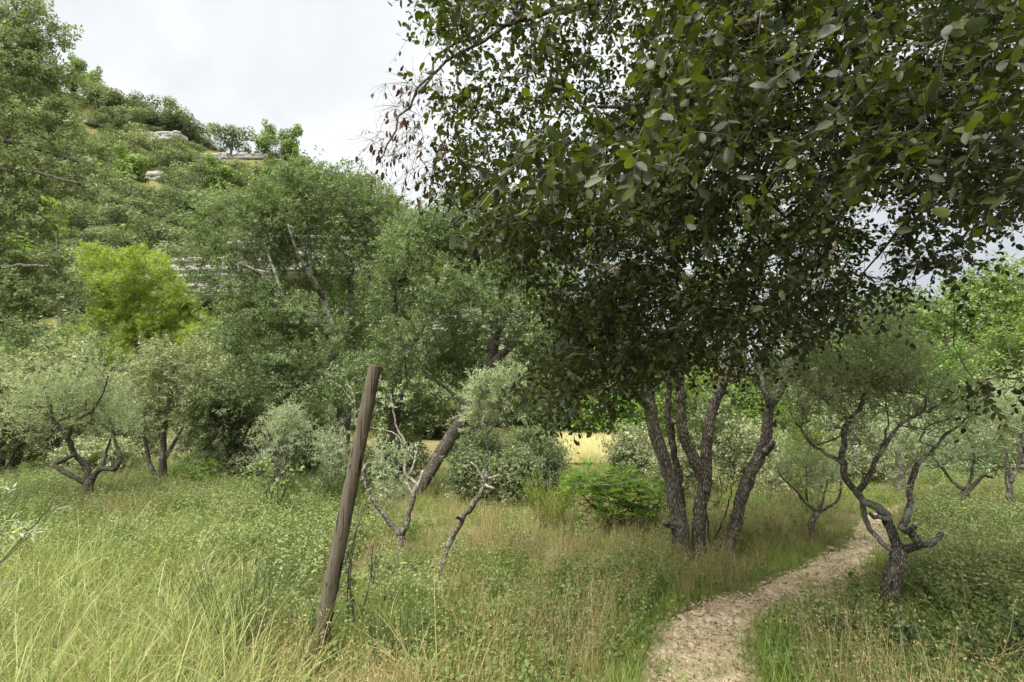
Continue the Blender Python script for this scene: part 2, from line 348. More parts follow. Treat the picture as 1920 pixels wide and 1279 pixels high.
class Skeleton:
    def __init__(s, q): s.p = []; s.par = []; s.r = []; s.fixed = []; s.lines = []; s.q = q
    def hand(s, pts, r0, r1, step=.08, jit=.006):
        l = smooth_line(pts, step, jit, s.q); n0 = len(s.p); k = len(l)
        rr = r0 + (r1 - r0) * np.linspace(0, 1, k) ** .8
        par = -1
        if s.p: par = int(np.argmin(((np.array(s.p) - l[0]) ** 2).sum(1)))
        for i in range(k): s.p.append(l[i]); s.par.append(par if i == 0 else n0 + i - 1); s.r.append(rr[i]); s.fixed.append(True)
        return l, rr
    def grow(s, targets, step=.15, bend=.35, jit=.02, min_z=-1e9):
        arr = np.array(s.p); base = arr[0]
        order = np.argsort(((targets - base) ** 2).sum(1)); tips = np.full(len(targets), -1)
        cap = len(arr) + len(targets) * 40; buf = np.zeros((cap, 3)); n = len(arr); buf[:n] = arr
        for ti in order:
            t = targets[ti]; d = np.sqrt(((buf[:n] - t) ** 2).sum(1)); up = np.maximum(0, buf[:n, 2] - t[2])
            k = int(np.argmin(d + up * .6)); a = buf[k]
            pk = s.par[k]; dr = (a - buf[pk]) if pk >= 0 else np.array([0, 0, 1.0]); dr = dr / max(np.linalg.norm(dr), 1e-6)
            dist = d[k]; m = max(2, min(30, int(dist / step))); c = a + dr * dist * bend + s.q.normal(0, .06 * dist, 3)
            u = (np.arange(1, m + 1) / m)[:, None]
            l = (1 - u) ** 2 * a + 2 * u * (1 - u) * c + u * u * t
            l[:-1] += s.q.normal(0, jit * min(dist, 1), (m - 1, 3))
            n0 = n; buf[n:n + m] = l
            for i in range(m): s.p.append(l[i]); s.par.append(k if i == 0 else n0 + i - 1); s.r.append(0); s.fixed.append(False)
            n += m; tips[ti] = n - 1; s.lines.append([k] + list(range(n0, n)))
        return tips
    def radii(s, rtip=.004, rmax=.06, ex=.5):
        n = len(s.p); cnt = np.zeros(n); haschild = np.zeros(n, bool)
        for i in range(n):
            if s.par[i] >= 0: haschild[s.par[i]] = True
        cnt[~haschild] = 1
        for i in range(n - 1, -1, -1):
            if s.par[i] >= 0 and not s.fixed[i]: cnt[s.par[i]] += cnt[i]
        r = np.minimum(rtip * np.maximum(cnt, 1) ** ex, rmax)
        for i in range(n):
            if s.fixed[i]: r[i] = s.r[i]
            elif s.par[i] >= 0: r[i] = min(r[i], r[s.par[i]] * .92)
        s.rad = r; return r
    def branch_tubes(s):
        p = np.array(s.p); o = []
        for l in s.lines:
            r = s.rad[l].copy(); r[0] = min(r[0], r[1] * 1.3); sd = 8 if r[1] > .03 else (5 if r[1] > .012 else 3)
            o.append(tube(p[l], r, sd, cap=False))
        return cat_vt(o)

def tree(name, label, cat, base, limbs, lobes, seed, leaf_mat, bark='bark_oak', n_t=600, sub=6, nl=10, leaf=.05, asp=.5, shoot=.22, spread=.7,
         up=.5, droop=.1, sub_r=.16, tpl=DIAMOND, group=None, rtip=.004, rmax=.05, twig='twig', trunk_rough=.12, step=.15, ldroop=.0, upshoot=.25, twig_r=.0022, crown='crown', dead=None, shell=.45, ex=.5):
    q = np.random.default_rng(seed); root = thing(name, label, cat, base, group); sk = Skeleton(q)
    for i, (pts, r0, r1, *nm) in enumerate(limbs):
        l, rr = sk.hand(pts, r0, r1, step=max(.05, min(.14, r0 * .8)) if base[1] < 11 else .3)
        if i == 0: rr = rr * (1 + .35 * np.exp(-np.arange(len(rr)) * .5))
        nmx = nm[0] if nm else ('trunk' if i == 0 else 'limb')
        mt = nm[1] if len(nm) > 1 else bark
        part(nmx, root, tube(l, rr, 12 if r0 > .05 else 8, trunk_rough, True, seed + i), MAT[mt], True)
    T, d = lobe_points(lobes, n_t, q, shell); tips = sk.grow(T, step=step); sk.radii(rtip, rmax, ex)
    br = sk.branch_tubes()
    pp = np.array(sk.p); dirs = nrm(pp[tips] - pp[[sk.par[i] for i in tips]])
    B = np.repeat(pp[tips], sub, 0) + q.normal(0, sub_r * .35, (n_t * sub, 3))
    D = nrm(np.repeat(dirs * .5 + d * .6, sub, 0) + q.normal(0, .55, (n_t * sub, 3)) + np.array([0, 0, upshoot]))
    Ln = shoot * q.uniform(.6, 1.3, len(B))
    lp, ld, ln, sz, wd, cl = shoots(B, D, Ln, nl, leaf, asp, spread, droop, up, ldroop, q)
    cl = np.repeat(np.repeat(q.random(n_t), sub), nl) * .6 + cl * .4
    part('branches', root, br, MAT[bark if rmax > .015 else twig], True, 'stuff')
    kt = 1 if base[1] < 5.5 else (2 if base[1] < 9 else (3 if base[1] < 14 else 6))
    part('twigs', root, twigs((B - D * .05)[::kt], D[::kt], (Ln + .05)[::kt], twig_r, droop, 2), MAT[twig], False, 'stuff')
    part(crown, root, leaves(lp, ld, ln, sz, wd, tpl, q, cl), MAT[leaf_mat], False, 'stuff')
    return root, sk

def PL(lst, depth, r0, r1, *nm):
    """a limb traced as (px, py[, extra depth])"""
    return ([P(l[0], l[1], depth + (l[2] if len(l) > 2 else 0)) for l in lst], r0, r1, *nm)

# ================================================================== THE SETTING
def grid(xs, ys, f):
    X, Y = np.meshgrid(xs, ys, indexing='xy'); Z = f(X, Y); V = np.stack([X, Y, Z], -1).reshape(-1, 3)
    nx, ny = len(xs), len(ys); i, j = np.meshgrid(np.arange(nx - 1), np.arange(ny - 1), indexing='xy')
    a = (j * nx + i).ravel(); return V, np.concatenate([np.stack([a, a + 1, a + nx + 1], -1), np.stack([a, a + nx + 1, a + nx], -1)])
sx = np.sinh(np.linspace(-5.2, 5.2, 170)) * 8.5
sy = np.sinh(np.linspace(-2.5, 5.4, 170)) * 8.5 + 4
o = obj('ground', tri_mesh('ground', *grid(sx, sy, lambda x, y: gz(x, y) * np.exp(-np.maximum(0, np.hypot(x, y) - 30) / 20)), MAT['soil'], True)); tag(o, kind='structure')

# --- path: edges read on the ground
LE = [(1175, 1420), (1200, 1279), (1235, 1205), (1320, 1140), (1430, 1092), (1535, 1056), (1588, 1022), (1602, 990), (1640, 962), (1690, 938), (1740, 915)]
RE = [(1500, 1420), (1452, 1279), (1432, 1200), (1468, 1142), (1570, 1108), (1650, 1072), (1685, 1036), (1680, 1000), (1690, 968), (1735, 940), (1780, 916)]
le = smooth_line([G(*p) for p in LE], .1); re = smooth_line([G(*p) for p in RE], .1)
k = 160
le = np.stack([np.interp(np.linspace(0, 1, k), np.linspace(0, 1, len(le)), le[:, c]) for c in range(3)], 1)
re = np.stack([np.interp(np.linspace(0, 1, k), np.linspace(0, 1, len(re)), re[:, c]) for c in range(3)], 1)
mid = (le + re) / 2; half = np.linalg.norm(le - re, axis=1) / 2; shr = 1.0 - .22 * ss(20, 55, np.arange(k)) - .4 * ss(70, 110, np.arange(k)); le = mid + (le - mid) * shr[:, None]; re = mid + (re - mid) * shr[:, None]; half = half * shr
def path_d(x, y):                          # 0 at the middle, 1 at the edge
    d = np.sqrt((x[:, None] - mid[None, :, 0]) ** 2 + (y[:, None] - mid[None, :, 1]) ** 2) / half[None]
    return d.min(1)
us = np.linspace(0, 1, 13); wob = .12 * np.sin(np.arange(k) * .55) + .08 * np.sin(np.arange(k) * 1.7 + 1)
V = []
for i in range(k):
    for u in us:
        e = (u - .5) * (1.15 + wob[i] * (1 if u > .5 else -1)) + .5
        p = le[i] * (1 - e) + re[i] * e; V.append([p[0], p[1], gz(p[0], p[1]) + .006 + .012 * math.sin(math.pi * u) + .006 * math.sin(p[0] * 17) * math.sin(p[1] * 13)])
V = np.array(V); nx = len(us); i, j = np.meshgrid(np.arange(nx - 1), np.arange(k - 1), indexing='xy'); a = (j * nx + i).ravel()
path = obj('path', tri_mesh('path', V, np.concatenate([np.stack([a, a + 1, a + nx + 1], -1), np.stack([a, a + nx + 1, a + nx], -1)]), MAT['path'], True)); tag(path, kind='structure')
def on_path(n, q, lo=0, hi=k, sp=1.0):
    w_ = half[lo:hi] * np.linalg.norm(np.gradient(mid[lo:hi], axis=0), axis=1) / np.maximum(mid[lo:hi, 1], 1) ** 1.2
    i = lo + q.choice(hi - lo, n, p=w_ / w_.sum()); u = np.clip(.5 + q.normal(0, .27 * sp, n), -.15, 1.15)[:, None]
    p = le[i] * (1 - u) + re[i] * u + q.normal(0, .02, (n, 3)); p[:, 2] = gz(p[:, 0], p[:, 1]) + .021; return p
def stone_mesh(seed, flat=.45, n=9):
    q = np.random.default_rng(seed)
    a = np.sort(q.uniform(0, 2 * np.pi, n)); r = q.uniform(.75, 1.1, n)
    rings = [(1.0, -.4), (1.05, .1), (.78, .5)]; V = []
    for s, z in rings: V += [[math.cos(x) * y * s, math.sin(x) * y * s * .75, z * flat + q.normal(0, .06)] for x, y in zip(a, r)]
    V.append([0, 0, .55 * flat]); T = []
    for m in range(2):
        for j in range(n):
            j2 = (j + 1) % n; T += [[m * n + j, m * n + j2, (m + 1) * n + j2], [m * n + j, (m + 1) * n + j2, (m + 1) * n + j]]
    T += [[2 * n + j, 2 * n + (j + 1) % n, 3 * n] for j in range(n)]
    return np.array(V), np.array(T)
STONES = [tri_mesh('stone', *stone_mesh(50 + i), MAT['pebble']) for i in range(6)]
q = np.random.default_rng(11)
sp = on_path(300, q, 18, 150)
for p in sp:
    s = float(np.clip(q.lognormal(math.log(.016 + .0026 * p[1]), .45), .012, .075))
    o = obj('stone', STONES[q.integers(6)], path, p); o.scale = (s, s, s * q.uniform(.5, 1.0)); o.rotation_euler = (q.normal(0, .15), q.normal(0, .15), q.uniform(0, 6.3))
gp = on_path(8000, q, 0, k, 1.3)
def pebble(seed):
    q = np.random.default_rng(seed); a = np.arange(5) * 1.257 + q.normal(0, .2, 5); r = q.uniform(.7, 1.15, 5)
    V = [[math.cos(x) * y, math.sin(x) * y * .7, -.2] for x, y in zip(a, r)] + [[math.cos(x) * y * .6, math.sin(x) * y * .45, .32 + q.normal(0, .06)] for x, y in zip(a, r)]
    T = [[i, (i + 1) % 5, 5 + (i + 1) % 5] for i in range(5)] + [[i, 5 + (i + 1) % 5, 5 + i] for i in range(5)] + [[5, 6, 7], [5, 7, 8], [5, 8, 9]]
    return np.array(V), np.array(T)
tpl = [pebble(80 + i) for i in range(4)]
gv = []
for c in range(4):
    tv, tt = tpl[c]; pp = gp[c::4]; n = len(pp); s = q.lognormal(math.log(.009), .5, n); an = q.uniform(0, 6.3, n); ca, sa = np.cos(an), np.sin(an)
    X = (tv[None, :, 0] * ca[:, None] - tv[None, :, 1] * sa[:, None]) * s[:, None] + pp[:, :1]; Y = (tv[None, :, 0] * sa[:, None] + tv[None, :, 1] * ca[:, None]) * s[:, None] + pp[:, 1:2]
    Z = tv[None, :, 2] * s[:, None] + pp[:, 2:] - .003
    gv.append((np.stack([X, Y, Z], -1).reshape(-1, 3), (tt[None] + (np.arange(n) * len(tv))[:, None, None]).reshape(-1, 3)))
V, T, _ = cat_vt(gv)
tag(obj('gravel', tri_mesh('gravel', V, T, MAT['pebble']), path), kind='stuff')

# --- meadow of dry grass beyond the trees
def blob(cx, cy, rx, ry, n=60, z=.02, seed=1):
    q = np.random.default_rng(seed); a = np.linspace(0, 2 * np.pi, n, endpoint=False); ph = q.uniform(0, 6, 3)
    r = 1 + .08 * np.sin(3 * a + ph[0]) + .06 * np.sin(5 * a + ph[1])
    V = [[cx, cy, z + .06]] + [[cx + rx * r[i] * math.cos(a[i]), cy + ry * r[i] * math.sin(a[i]), z] for i in range(n)]
    return np.array(V), np.array([[0, 1 + i, 1 + (i + 1) % n] for i in range(n)])
V, T = blob(3.0, 25, 3.2, 8.5); V[:, 2] = .10
o = obj('meadow', tri_mesh('meadow', V, T, MAT['meadow'])); tag(o, kind='structure')

# --- the hill: ridge read at 130 m
RX = np.array([-420, -260, -170, -130, -103, -76, -49, -22, 5, 32, 60, 90]); RZ = np.array([128, 118, 106.5, 93, 83, 73.5, 65.5, 53.5, 36, 17, 6, -3])
def hill_z(x, y):
    H = np.interp(x + 4 * np.sin(y * .07), RX, RZ); t = np.clip((y - 36) / 94, 0, 1)
    z = H * (t ** .92) * (1 - .25 * ss(132, 330, y))
    st = 5.5; s = z + 1.2 * np.sin(x * .08) + .8 * np.sin(x * .21 + y * .05); fr = s / st - np.floor(s / st)
    z = z + (ss(.55, .95, fr) - fr) * st * .45 * ss(2, 8, z)      # benches between the rock bands
    return z + 1.0 * np.sin(x * .23 + 1) * np.sin(y * .19) + .5 * np.sin(x * .61) * np.sin(y * .53 + 2) - 2.0 * (1 - ss(30, 42, y))
o = obj('hill', tri_mesh('hill', *grid(np.linspace(-300, 90, 150), np.concatenate([np.linspace(30, 140, 120), np.linspace(145, 420, 30)]), hill_z), MAT['hillside'], True)); tag(o, kind='structure')
def hit_hill(px, py):
    d = ray(px, py); d = d / d[1]; ys = np.linspace(37, 140, 1500); p = np.array([0, 0, CAM_H]) + d[None] * ys[:, None]
    k = np.nonzero(hill_z(p[:, 0], p[:, 1]) >= p[:, 2])[0]
    return p[k[0]] if len(k) else None
# low wooded rise far off at the right so that the ground does not end in a bare line
o = obj('far_rise', tri_mesh('far_rise', *grid(np.linspace(10, 400, 60), np.linspace(60, 300, 40), lambda x, y: -1 + 9 * ss(62, 150, y) * ss(20, 110, x) + .8 * np.sin(x * .1) * np.sin(y * .13)), MAT['hillside'], True)); tag(o, kind='structure')

# --- limestone: bedded rock, each bed a part
def slab(x0, x1, y_front, depth, z0, z1, q, dirv, n=18, org=None):
    """one uneven bed running along dirv (unit, in plan), its broken front facing the viewer"""
    nv = np.array([dirv[1], -dirv[0]]); s = np.linspace(x0, x1, n); w1 = y_front + np.repeat(q.normal(0, .13, n // 3 + 1), 3)[:n] + q.normal(0, .03, n)
    V = []
    for kx in range(n):
        tz = q.normal(0, .018); e = .25 if kx in (0, n - 1) else 1
        for (dd, zz) in ((w1[kx] - .02, z0), (w1[kx], z1 - .02 + tz), (w1[kx] - .02, z1 + tz), (-depth, z1 + tz), (-depth, z0)):
            pl = org[:2] + dirv * s[kx] + nv * (dd * e if dd > 0 else dd); V.append([pl[0], pl[1], org[2] + zz])
    V = np.array(V); T = []
    for kx in range(n - 1):
        for m in range(5):
            m2 = (m + 1) % 5; a, b, c, d = kx * 5 + m, kx * 5 + m2, (kx + 1) * 5 + m2, (kx + 1) * 5 + m; T += [[a, d, c], [a, c, b]]
    for s0 in (0, (n - 1) * 5): T += [[s0, s0 + 1, s0 + 2], [s0, s0 + 2, s0 + 3], [s0, s0 + 3, s0 + 4]]
    return V, np.array(T)
def outcrop(name, label, org, length, height, beds, dirv, seed, depth=2.0, batter=.35, dip=0.0):
    q = np.random.default_rng(seed); root = thing(name, label, 'rock', org); dirv = np.array(dirv) / np.linalg.norm(dirv)
    cuts = np.concatenate([[0], np.cumsum(q.uniform(.3, 1.7, beds))]); cuts = cuts / cuts[-1] * height
    for b in range(beds):
        l = length * q.uniform(.82, 1.0); c = q.normal(0, length * .05); fr = depth * .2 + (height - cuts[b]) * batter + q.normal(0, .13) - .18 * (b % 3 == 1)
        pieces = np.sort(np.concatenate([[-l / 2, l / 2], q.uniform(-l / 2, l / 2, max(0, int(l / 7)))]))
        for a, e in zip(pieces[:-1], pieces[1:]):
            if e - a < .6: continue
            part('bed', root, slab(c + a, c + e - .06, max(.08, fr + q.normal(0, .1)), depth, cuts[b], cuts[b + 1] - .015, q, dirv, max(6, min(26, int((e - a) / .35))), np.asarray(org, float)), MAT['limestone'])
    return root
outcrop('cliff', 'long grey bedded limestone cliff seen between bright pine and oak', P(375, 560, 46), 12, 3.6, 20, (1, -.10), 3, 4.5, .07)
outcrop('cliff', 'pale limestone cliff showing through the crown of the forked oak', P(570, 520, 45), 11, 3.8, 20, (1, .12), 4, 4.5, .06)
outcrop('cliff', 'low grey limestone cliff behind the leaning oak', P(900, 640, 42), 8, 2.6, 13, (1, .05), 5, 4, .06)
for i, (px, py, ln, h, lb) in enumerate([(395, 297, 9, 2.0, 'small pale rock ledge high on the hill below the crest oaks'), (290, 262, 12, 2.6, 'grey rock ledge on the upper hillside near the dead tree'),
        (455, 297, 15, 1.5, 'long thin rock ledge below the skyline pines'), (275, 338, 8, 2.4, 'pale rock ledge in the middle of the hillside'), (355, 302, 7, 1.6, 'short rock step beside crest oaks'),
        (170, 232, 6, 1.6, 'rock ledge beside the big oak crown at the edge of the picture'), (275, 358, 4, .9, 'smallest rock step on the hillside')]):
    p = hit_hill(px, py)
    if p is not None: outcrop('rock_ledge', lb, (p[0], p[1] + .3, p[2] - h * .25), ln * 1.1, h, 3, (1, -.08), 20 + i, 2.5, .3)

# ================================================================== FAR TREES ON THE HILL
def far_tree(seed, kind):
    q = np.random.default_rng(seed)
    if kind == 'pine':
        lob = [(np.array([q.normal(0, .5), q.normal(0, .5), z]), np.array([r, r, .7])) for z, r in ((1.6, 1.1), (2.4, 1.4), (3.2, 1.6), (4.0, 1.55), (4.8, 1.3), (5.5, 1.0), (6.1, .6))]
        n, lf = 2600, .36
    else:
        lob = [(np.array([q.normal(0, 1.1), q.normal(0, 1.1), q.uniform(1.1, 3.6)]), q.uniform(.7, 1.35, 3) * np.array([1, 1, .75])) for _ in range(11)] + [(np.array([0, 0, 2.6]), np.array([1.5, 1.5, 1.3]))]
        n, lf = 2100, .24
    Pp, d = lobe_points(lob, n, q, .25); N_ = nrm(d * .7 + np.array([0, 0, .6]) + q.normal(0, .35, (n, 3))); D = nrm(np.cross(N_, q.normal(size=(n, 3))))
    sz = lf * q.uniform(.6, 1.4, n); A, t, at = leaves(Pp, D, N_, sz, sz * (.5 if kind == 'pine' else .75), DIAMOND, q, np.clip(.5 + .25 * q.normal(size=n), 0, 1))
    top = 5.5 if kind == 'pine' else 3
    tl = [tube(smooth_line([[0, 0, -.8], [q.normal(0, .15), q.normal(0, .15), 1.2], [q.normal(0, .3), q.normal(0, .3), top]], .6), np.linspace(.16, .05, len(smooth_line([[0, 0, -.8], [0, 0, 1.2], [0, 0, top]], .6)))[:1].repeat(1)[0], 6)]
    for _ in range(4):
        tl.append(tube([[0, 0, q.uniform(.6, 1.6)], lob[q.integers(len(lob))][0] * .6, lob[q.integers(len(lob))][0]], [.09, .06, .03], 5))
    tv, tt, _ = cat_vt(tl)
    return tri_mesh('crown', A, t, MAT['pine_far' if kind == 'pine' else 'hill_leaf'], False, at), tri_mesh('trunk', tv, tt, MAT['bark_oak_pale'], True)
FAR = [far_tree(100 + i, 'oak') for i in range(6)]; FPINE = [far_tree(120 + i, 'pine') for i in range(2)]
def put_far(proto, name, label, cat, p, s, rz, group=None, flat=1.0):
    r = thing(name, label, cat, p, group); r.scale = (s, s, s * flat); r.rotation_euler = (0, 0, rz)
    obj('crown', proto[0], r); obj('trunk', proto[1], r); return r
q = np.random.default_rng(21)
# crest, one by one
for px, py, s, pr, nm, lb in [(497, 302, 1.7, FPINE[0], 'pine_tree', 'rounded pine on the skyline, next to the last pine of the crest'),
        (547, 318, 1.85, FPINE[1], 'pine_tree', 'last pine standing alone at the low end of the crest'),
        (432, 288, 2.1, FAR[0], 'oak_tree', 'broad grey-green oak on the crest before the two skyline pines'),
        (358, 262, 2.0, FAR[1], 'oak_tree', 'wind-bent oak on the crest, sky showing under its crown'),
        (318, 245, 1.9, FAR[2], 'oak_tree', 'dark oak on the crest in the middle of the skyline row'),
        (265, 226, 2.1, FAR[3], 'oak_tree', 'light green oak topping the crest above the grass slope'),
        (215, 212, 2.1, FAR[4], 'oak_tree', 'dark round oak on the crest beside the bright pines'),
        (175, 196, 1.7, FPINE[0], 'pine_tree', 'bright green pine on the crest near the big oak crown'),
        (135, 180, 1.7, FPINE[1], 'pine_tree', 'highest bright pine on the crest, touching the big oak crown')]:
    t = P(px, py, 128); t[2] = hill_z(t[0], t[1]) - .3
    put_far(pr, nm, lb, 'tree', t, s * (.85 if nm == 'pine_tree' else 1), q.uniform(0, 6.3), None, 1.35 if nm == 'pine_tree' else 1.0)
LEDGE = [(360, 285, 440, 330), (245, 250, 335, 290), (415, 288, 500, 330), (245, 325, 305, 375), (150, 220, 190, 260)]     # rock steps stay open
pts = []; tries = 0
while len(pts) < 275 and tries < 60000:
    tries += 1; y = 38 + 92 * q.random() ** .9; px = q.uniform(-60, 1080); x = (px - 960) / 960 * y
    z = float(hill_z(x, y)); X, Y, _ = project((x, y, z))
    if X > 620 and q.random() < .8: continue
    if X > 1060 or z < 1.0: continue
    if 300 < X < 690 and 440 < Y < 575 and 38 < y < 46: continue     # the open rock bank
    if 185 < X < 520 and 225 < Y < 330 and q.random() < .6: continue    # grassy upper slope
    if any(a < X < c and b_ < Y < e for a, b_, c, e in LEDGE): continue
    sp_ = 2.9 + 2.3 * (y - 38) / 92
    if all((x - a) ** 2 + (y - b) ** 2 > sp_ ** 2 for a, b, _ in pts): pts.append((x, y, z))
for x, y, z in pts:
    pine = q.random() < .08
    pr = FPINE[q.integers(2)] if pine else FAR[q.integers(6)]
    s = q.uniform(.9, 1.6) * (.75 + .5 * (y - 38) / 92)
    X, Y, _ = project((x, y, z + 1)); place = 'high on the hillside just under the crest' if y > 104 else ('halfway up the hillside' if y > 68 else ('low on the hillside above the bright pine' if X < 420 else 'low on the hillside around the cliffs'))
    put_far(pr, 'pine_tree' if pine else 'hillside_oak', ('small light green pine among the oaks ' if pine else 'small evergreen oak, one of the many ') + place, 'tree', (x, y, z - .5), s, q.uniform(0, 6.3), ('small pines ' if pine else 'oaks ') + place, q.uniform(.75, 1.05))

# ================================================================== STUFF: scattered small plants
def blades(n, rad, hlo, hhi, wid, lean, curl, q, seg=3):
    """curved tapering grass blades from one tuft"""
    a = q.uniform(0, 6.283, n); b0 = np.stack([np.cos(a), np.sin(a), np.zeros(n)], 1) * (rad * np.sqrt(q.random(n)))[:, None]
    az = q.uniform(0, 6.283, n); h = np.stack([np.cos(az), np.sin(az), np.zeros(n)], 1); side = np.stack([-np.sin(az), np.cos(az), np.zeros(n)], 1)
    ln = q.uniform(hlo, hhi, n); le_ = np.abs(q.normal(lean, lean * .5, n)); cu = np.abs(q.normal(curl, curl * .6, n)); V = []
    pos = b0.copy(); th = le_.copy(); w0 = wid * q.uniform(.6, 1.3, n); rows = []
    for s in range(seg + 1):
        rows.append((pos.copy(), w0 * (1 - s / seg) ** .7))
        st = ln / seg; pos = pos + (h * np.sin(th)[:, None] + np.array([0, 0, 1.0]) * np.cos(th)[:, None]) * st[:, None]; th = th + cu / seg
    for s, (p, w_) in enumerate(rows):
        if s < seg: V += [p - side * w_[:, None] / 2, p + side * w_[:, None] / 2]
        else: V += [p]
    nv = len(V); V = np.stack(V, 1).reshape(-1, 3); T = []
    for s in range(seg - 1): T += [[2 * s, 2 * s + 1, 2 * s + 3], [2 * s, 2 * s + 3, 2 * s + 2]]
    T += [[2 * seg - 2, 2 * seg - 1, 2 * seg]]
    T = (np.array(T)[None] + (np.arange(n) * nv)[:, None, None]).reshape(-1, 3)
    return (V, T, {'rnd': np.repeat(q.random(n), nv), 'clump': np.full(n * nv, q.random())}), rows[-1][0]
def proto(name, vt, mat): return bpy.data.objects.new(name, tri_mesh(name, vt[0], vt[1], MAT[mat], False, vt[2]))
def scatter(name, label, cat, protos, pts, scl, seed, tilt=.12, extra=None):
    """one object of countless small plants: points that carry their own size and turn, instanced by geometry nodes"""
    q = np.random.default_rng(seed); c = bpy.data.collections.new(name + '_kinds')
    for p in protos: c.objects.link(p)
    n = len(pts); me = bpy.data.meshes.new(name); me.vertices.add(n); me.vertices.foreach_set('co', np.asarray(pts, np.float32).ravel())
    me.attributes.new('scl', 'FLOAT', 'POINT').data.foreach_set('value', np.asarray(scl, np.float32))
    rt = np.stack([q.normal(0, tilt, n), q.normal(0, tilt, n), q.uniform(0, 6.283, n)], 1).astype(np.float32)
    me.attributes.new('rot', 'FLOAT_VECTOR', 'POINT').data.foreach_set('vector', rt.ravel())
    me.attributes.new('pick', 'INT', 'POINT').data.foreach_set('value', q.integers(0, len(protos), n).astype(np.int32))
    g = bpy.data.node_groups.new(name, 'GeometryNodeTree')
    g.interface.new_socket('Geometry', in_out='INPUT', socket_type='NodeSocketGeometry'); g.interface.new_socket('Geometry', in_out='OUTPUT', socket_type='NodeSocketGeometry')
    nn = g.nodes.new; lk = g.links.new; gi = nn('NodeGroupInput'); go = nn('NodeGroupOutput'); mp = nn('GeometryNodeMeshToPoints'); io = nn('GeometryNodeInstanceOnPoints')
    ci = nn('GeometryNodeCollectionInfo'); ci.inputs['Collection'].default_value = c; ci.inputs['Separate Children'].default_value = True; ci.inputs['Reset Children'].default_value = True
    def na(nm, t): x = nn('GeometryNodeInputNamedAttribute'); x.data_type = t; x.inputs['Name'].default_value = nm; return [s for s in x.outputs if s.enabled and s.name == 'Attribute'][0]
    lk(gi.outputs[0], mp.inputs['Mesh']); lk(mp.outputs[0], io.inputs['Points']); lk(ci.outputs[0], io.inputs['Instance'])
    io.inputs['Pick Instance'].default_value = True; lk(na('pick', 'INT'), io.inputs['Instance Index']); lk(na('rot', 'FLOAT_VECTOR'), io.inputs['Rotation']); lk(na('scl', 'FLOAT'), io.inputs['Scale'])
    lk(io.outputs[0], go.inputs[0])
    o = obj(name, me); md = o.modifiers.new('scatter', 'NODES'); md.node_group = g
    return tag(o, label, cat, kind='stuff')
def field(n, q, ylo, yhi, pw=2.0, wide=1.12, pad=1.2):
    """ground points in front of the viewer, thinner with distance"""
    u = q.random(n); y = (ylo ** (1 - pw + 1) + u * (yhi ** (2 - pw) - ylo ** (2 - pw))) ** (1 / (2 - pw)) if pw != 2 else ylo * (yhi / ylo) ** u
    x = q.uniform(-1, 1, n) * (y * wide + pad); return x, y
def vnoise(x, y, s, seed=0):
    q = np.random.default_rng(seed); o = 0
    for f in (1, 2.1, 4.3):
        a = q.uniform(0, 6.28, 4); o = o + (np.sin(x * s * f + a[0] + 1.3 * np.sin(y * s * f * .7 + a[1])) * np.sin(y * s * f + a[2] + 1.1 * np.sin(x * s * f * .8 + a[3]))) / f
    return .5 + o * .32
def keep(x, y, prob, q): k_ = q.random(len(x)) < prob; return x[k_], y[k_]
def pos(x, y, dz=0): return np.stack([x, y, gz(x, y) + dz], 1)
def pxl(x, y):
    v = np.stack([x, y, gz(x, y)], 1) - np.array([0, 0, CAM_H]); z = v @ FW; return CX + F_PX * (v @ RT) / z, CY - F_PX * (v @ UP) / z

q = np.random.default_rng(29); n = 8500; y = 37 + 95 * q.random(n); px_ = q.uniform(-200, 1250, n); x = (px_ - 960) / 960 * y; z = hill_z(x, y); kk = z > .5
Xp = np.array([project(p)[:2] for p in np.stack([x, y, z], 1)]); kk &= ~((Xp[:, 0] > 300) & (Xp[:, 0] < 690) & (Xp[:, 1] > 450) & (Xp[:, 1] < 570) & (y < 45)); kk &= ~np.any([(Xp[:, 0] > a) & (Xp[:, 0] < c) & (Xp[:, 1] > b_) & (Xp[:, 1] < e) for a, b_, c, e in LEDGE], 0); kk &= (q.random(n) < .72) | ~((Xp[:, 0] > 185) & (Xp[:, 0] < 540) & (Xp[:, 1] < 430)); kk &= q.random(n) < np.clip(1.7 * vnoise(x, y, .09, 3) - .05, .2, 1)
x, y, z = x[kk], y[kk], z[kk]
scatter('hill_scrub', 'low green scrub growing over the hillside between the trees', 'scrub', [bpy.data.objects.new('scrub', m_[0]) for m_ in FAR[:4]], np.stack([x, y, z - .35], 1), q.uniform(.18, .5, len(x)), 8, .1)
q = np.random.default_rng(31)
gg = [proto('tuft', blades(30, .10, .10, .34, .0062, .34, .8, q)[0], 'grass_green') for _ in range(5)]
gd = []
for i in range(5):
    vt, tips = blades(20, .10, .22, .58, .0040, .25, .5, q); m = 10
    B = np.repeat(tips[:m], 6, 0) + q.normal(0, .014, (m * 6, 3)); D = nrm(q.normal(size=(m * 6, 3)) * .5 + np.array([0, 0, .7])); sz = np.full(m * 6, .017)
    hd = leaves(B, D, nrm(q.normal(size=(m * 6, 3))), sz, sz * .35, DIAMOND, q); gd.append(proto('tuft', cat_vt([vt, hd]), 'grass_dry'))
gl = [proto('tuft', blades(56, .13, .35, .95, .0085, .42, 1.35, q, 5)[0], 'grass_long') for _ in range(4)]
gl2 = [proto('tuft', blades(46, .13, .3, .85, .0075, .5, 1.5, q, 5)[0], 'grass_dry') for _ in range(3)]
gm = [proto('tuft', blades(40, .25, .35, .75, .012, .18, .4, q)[0], 'grass_meadow') for _ in range(3)]
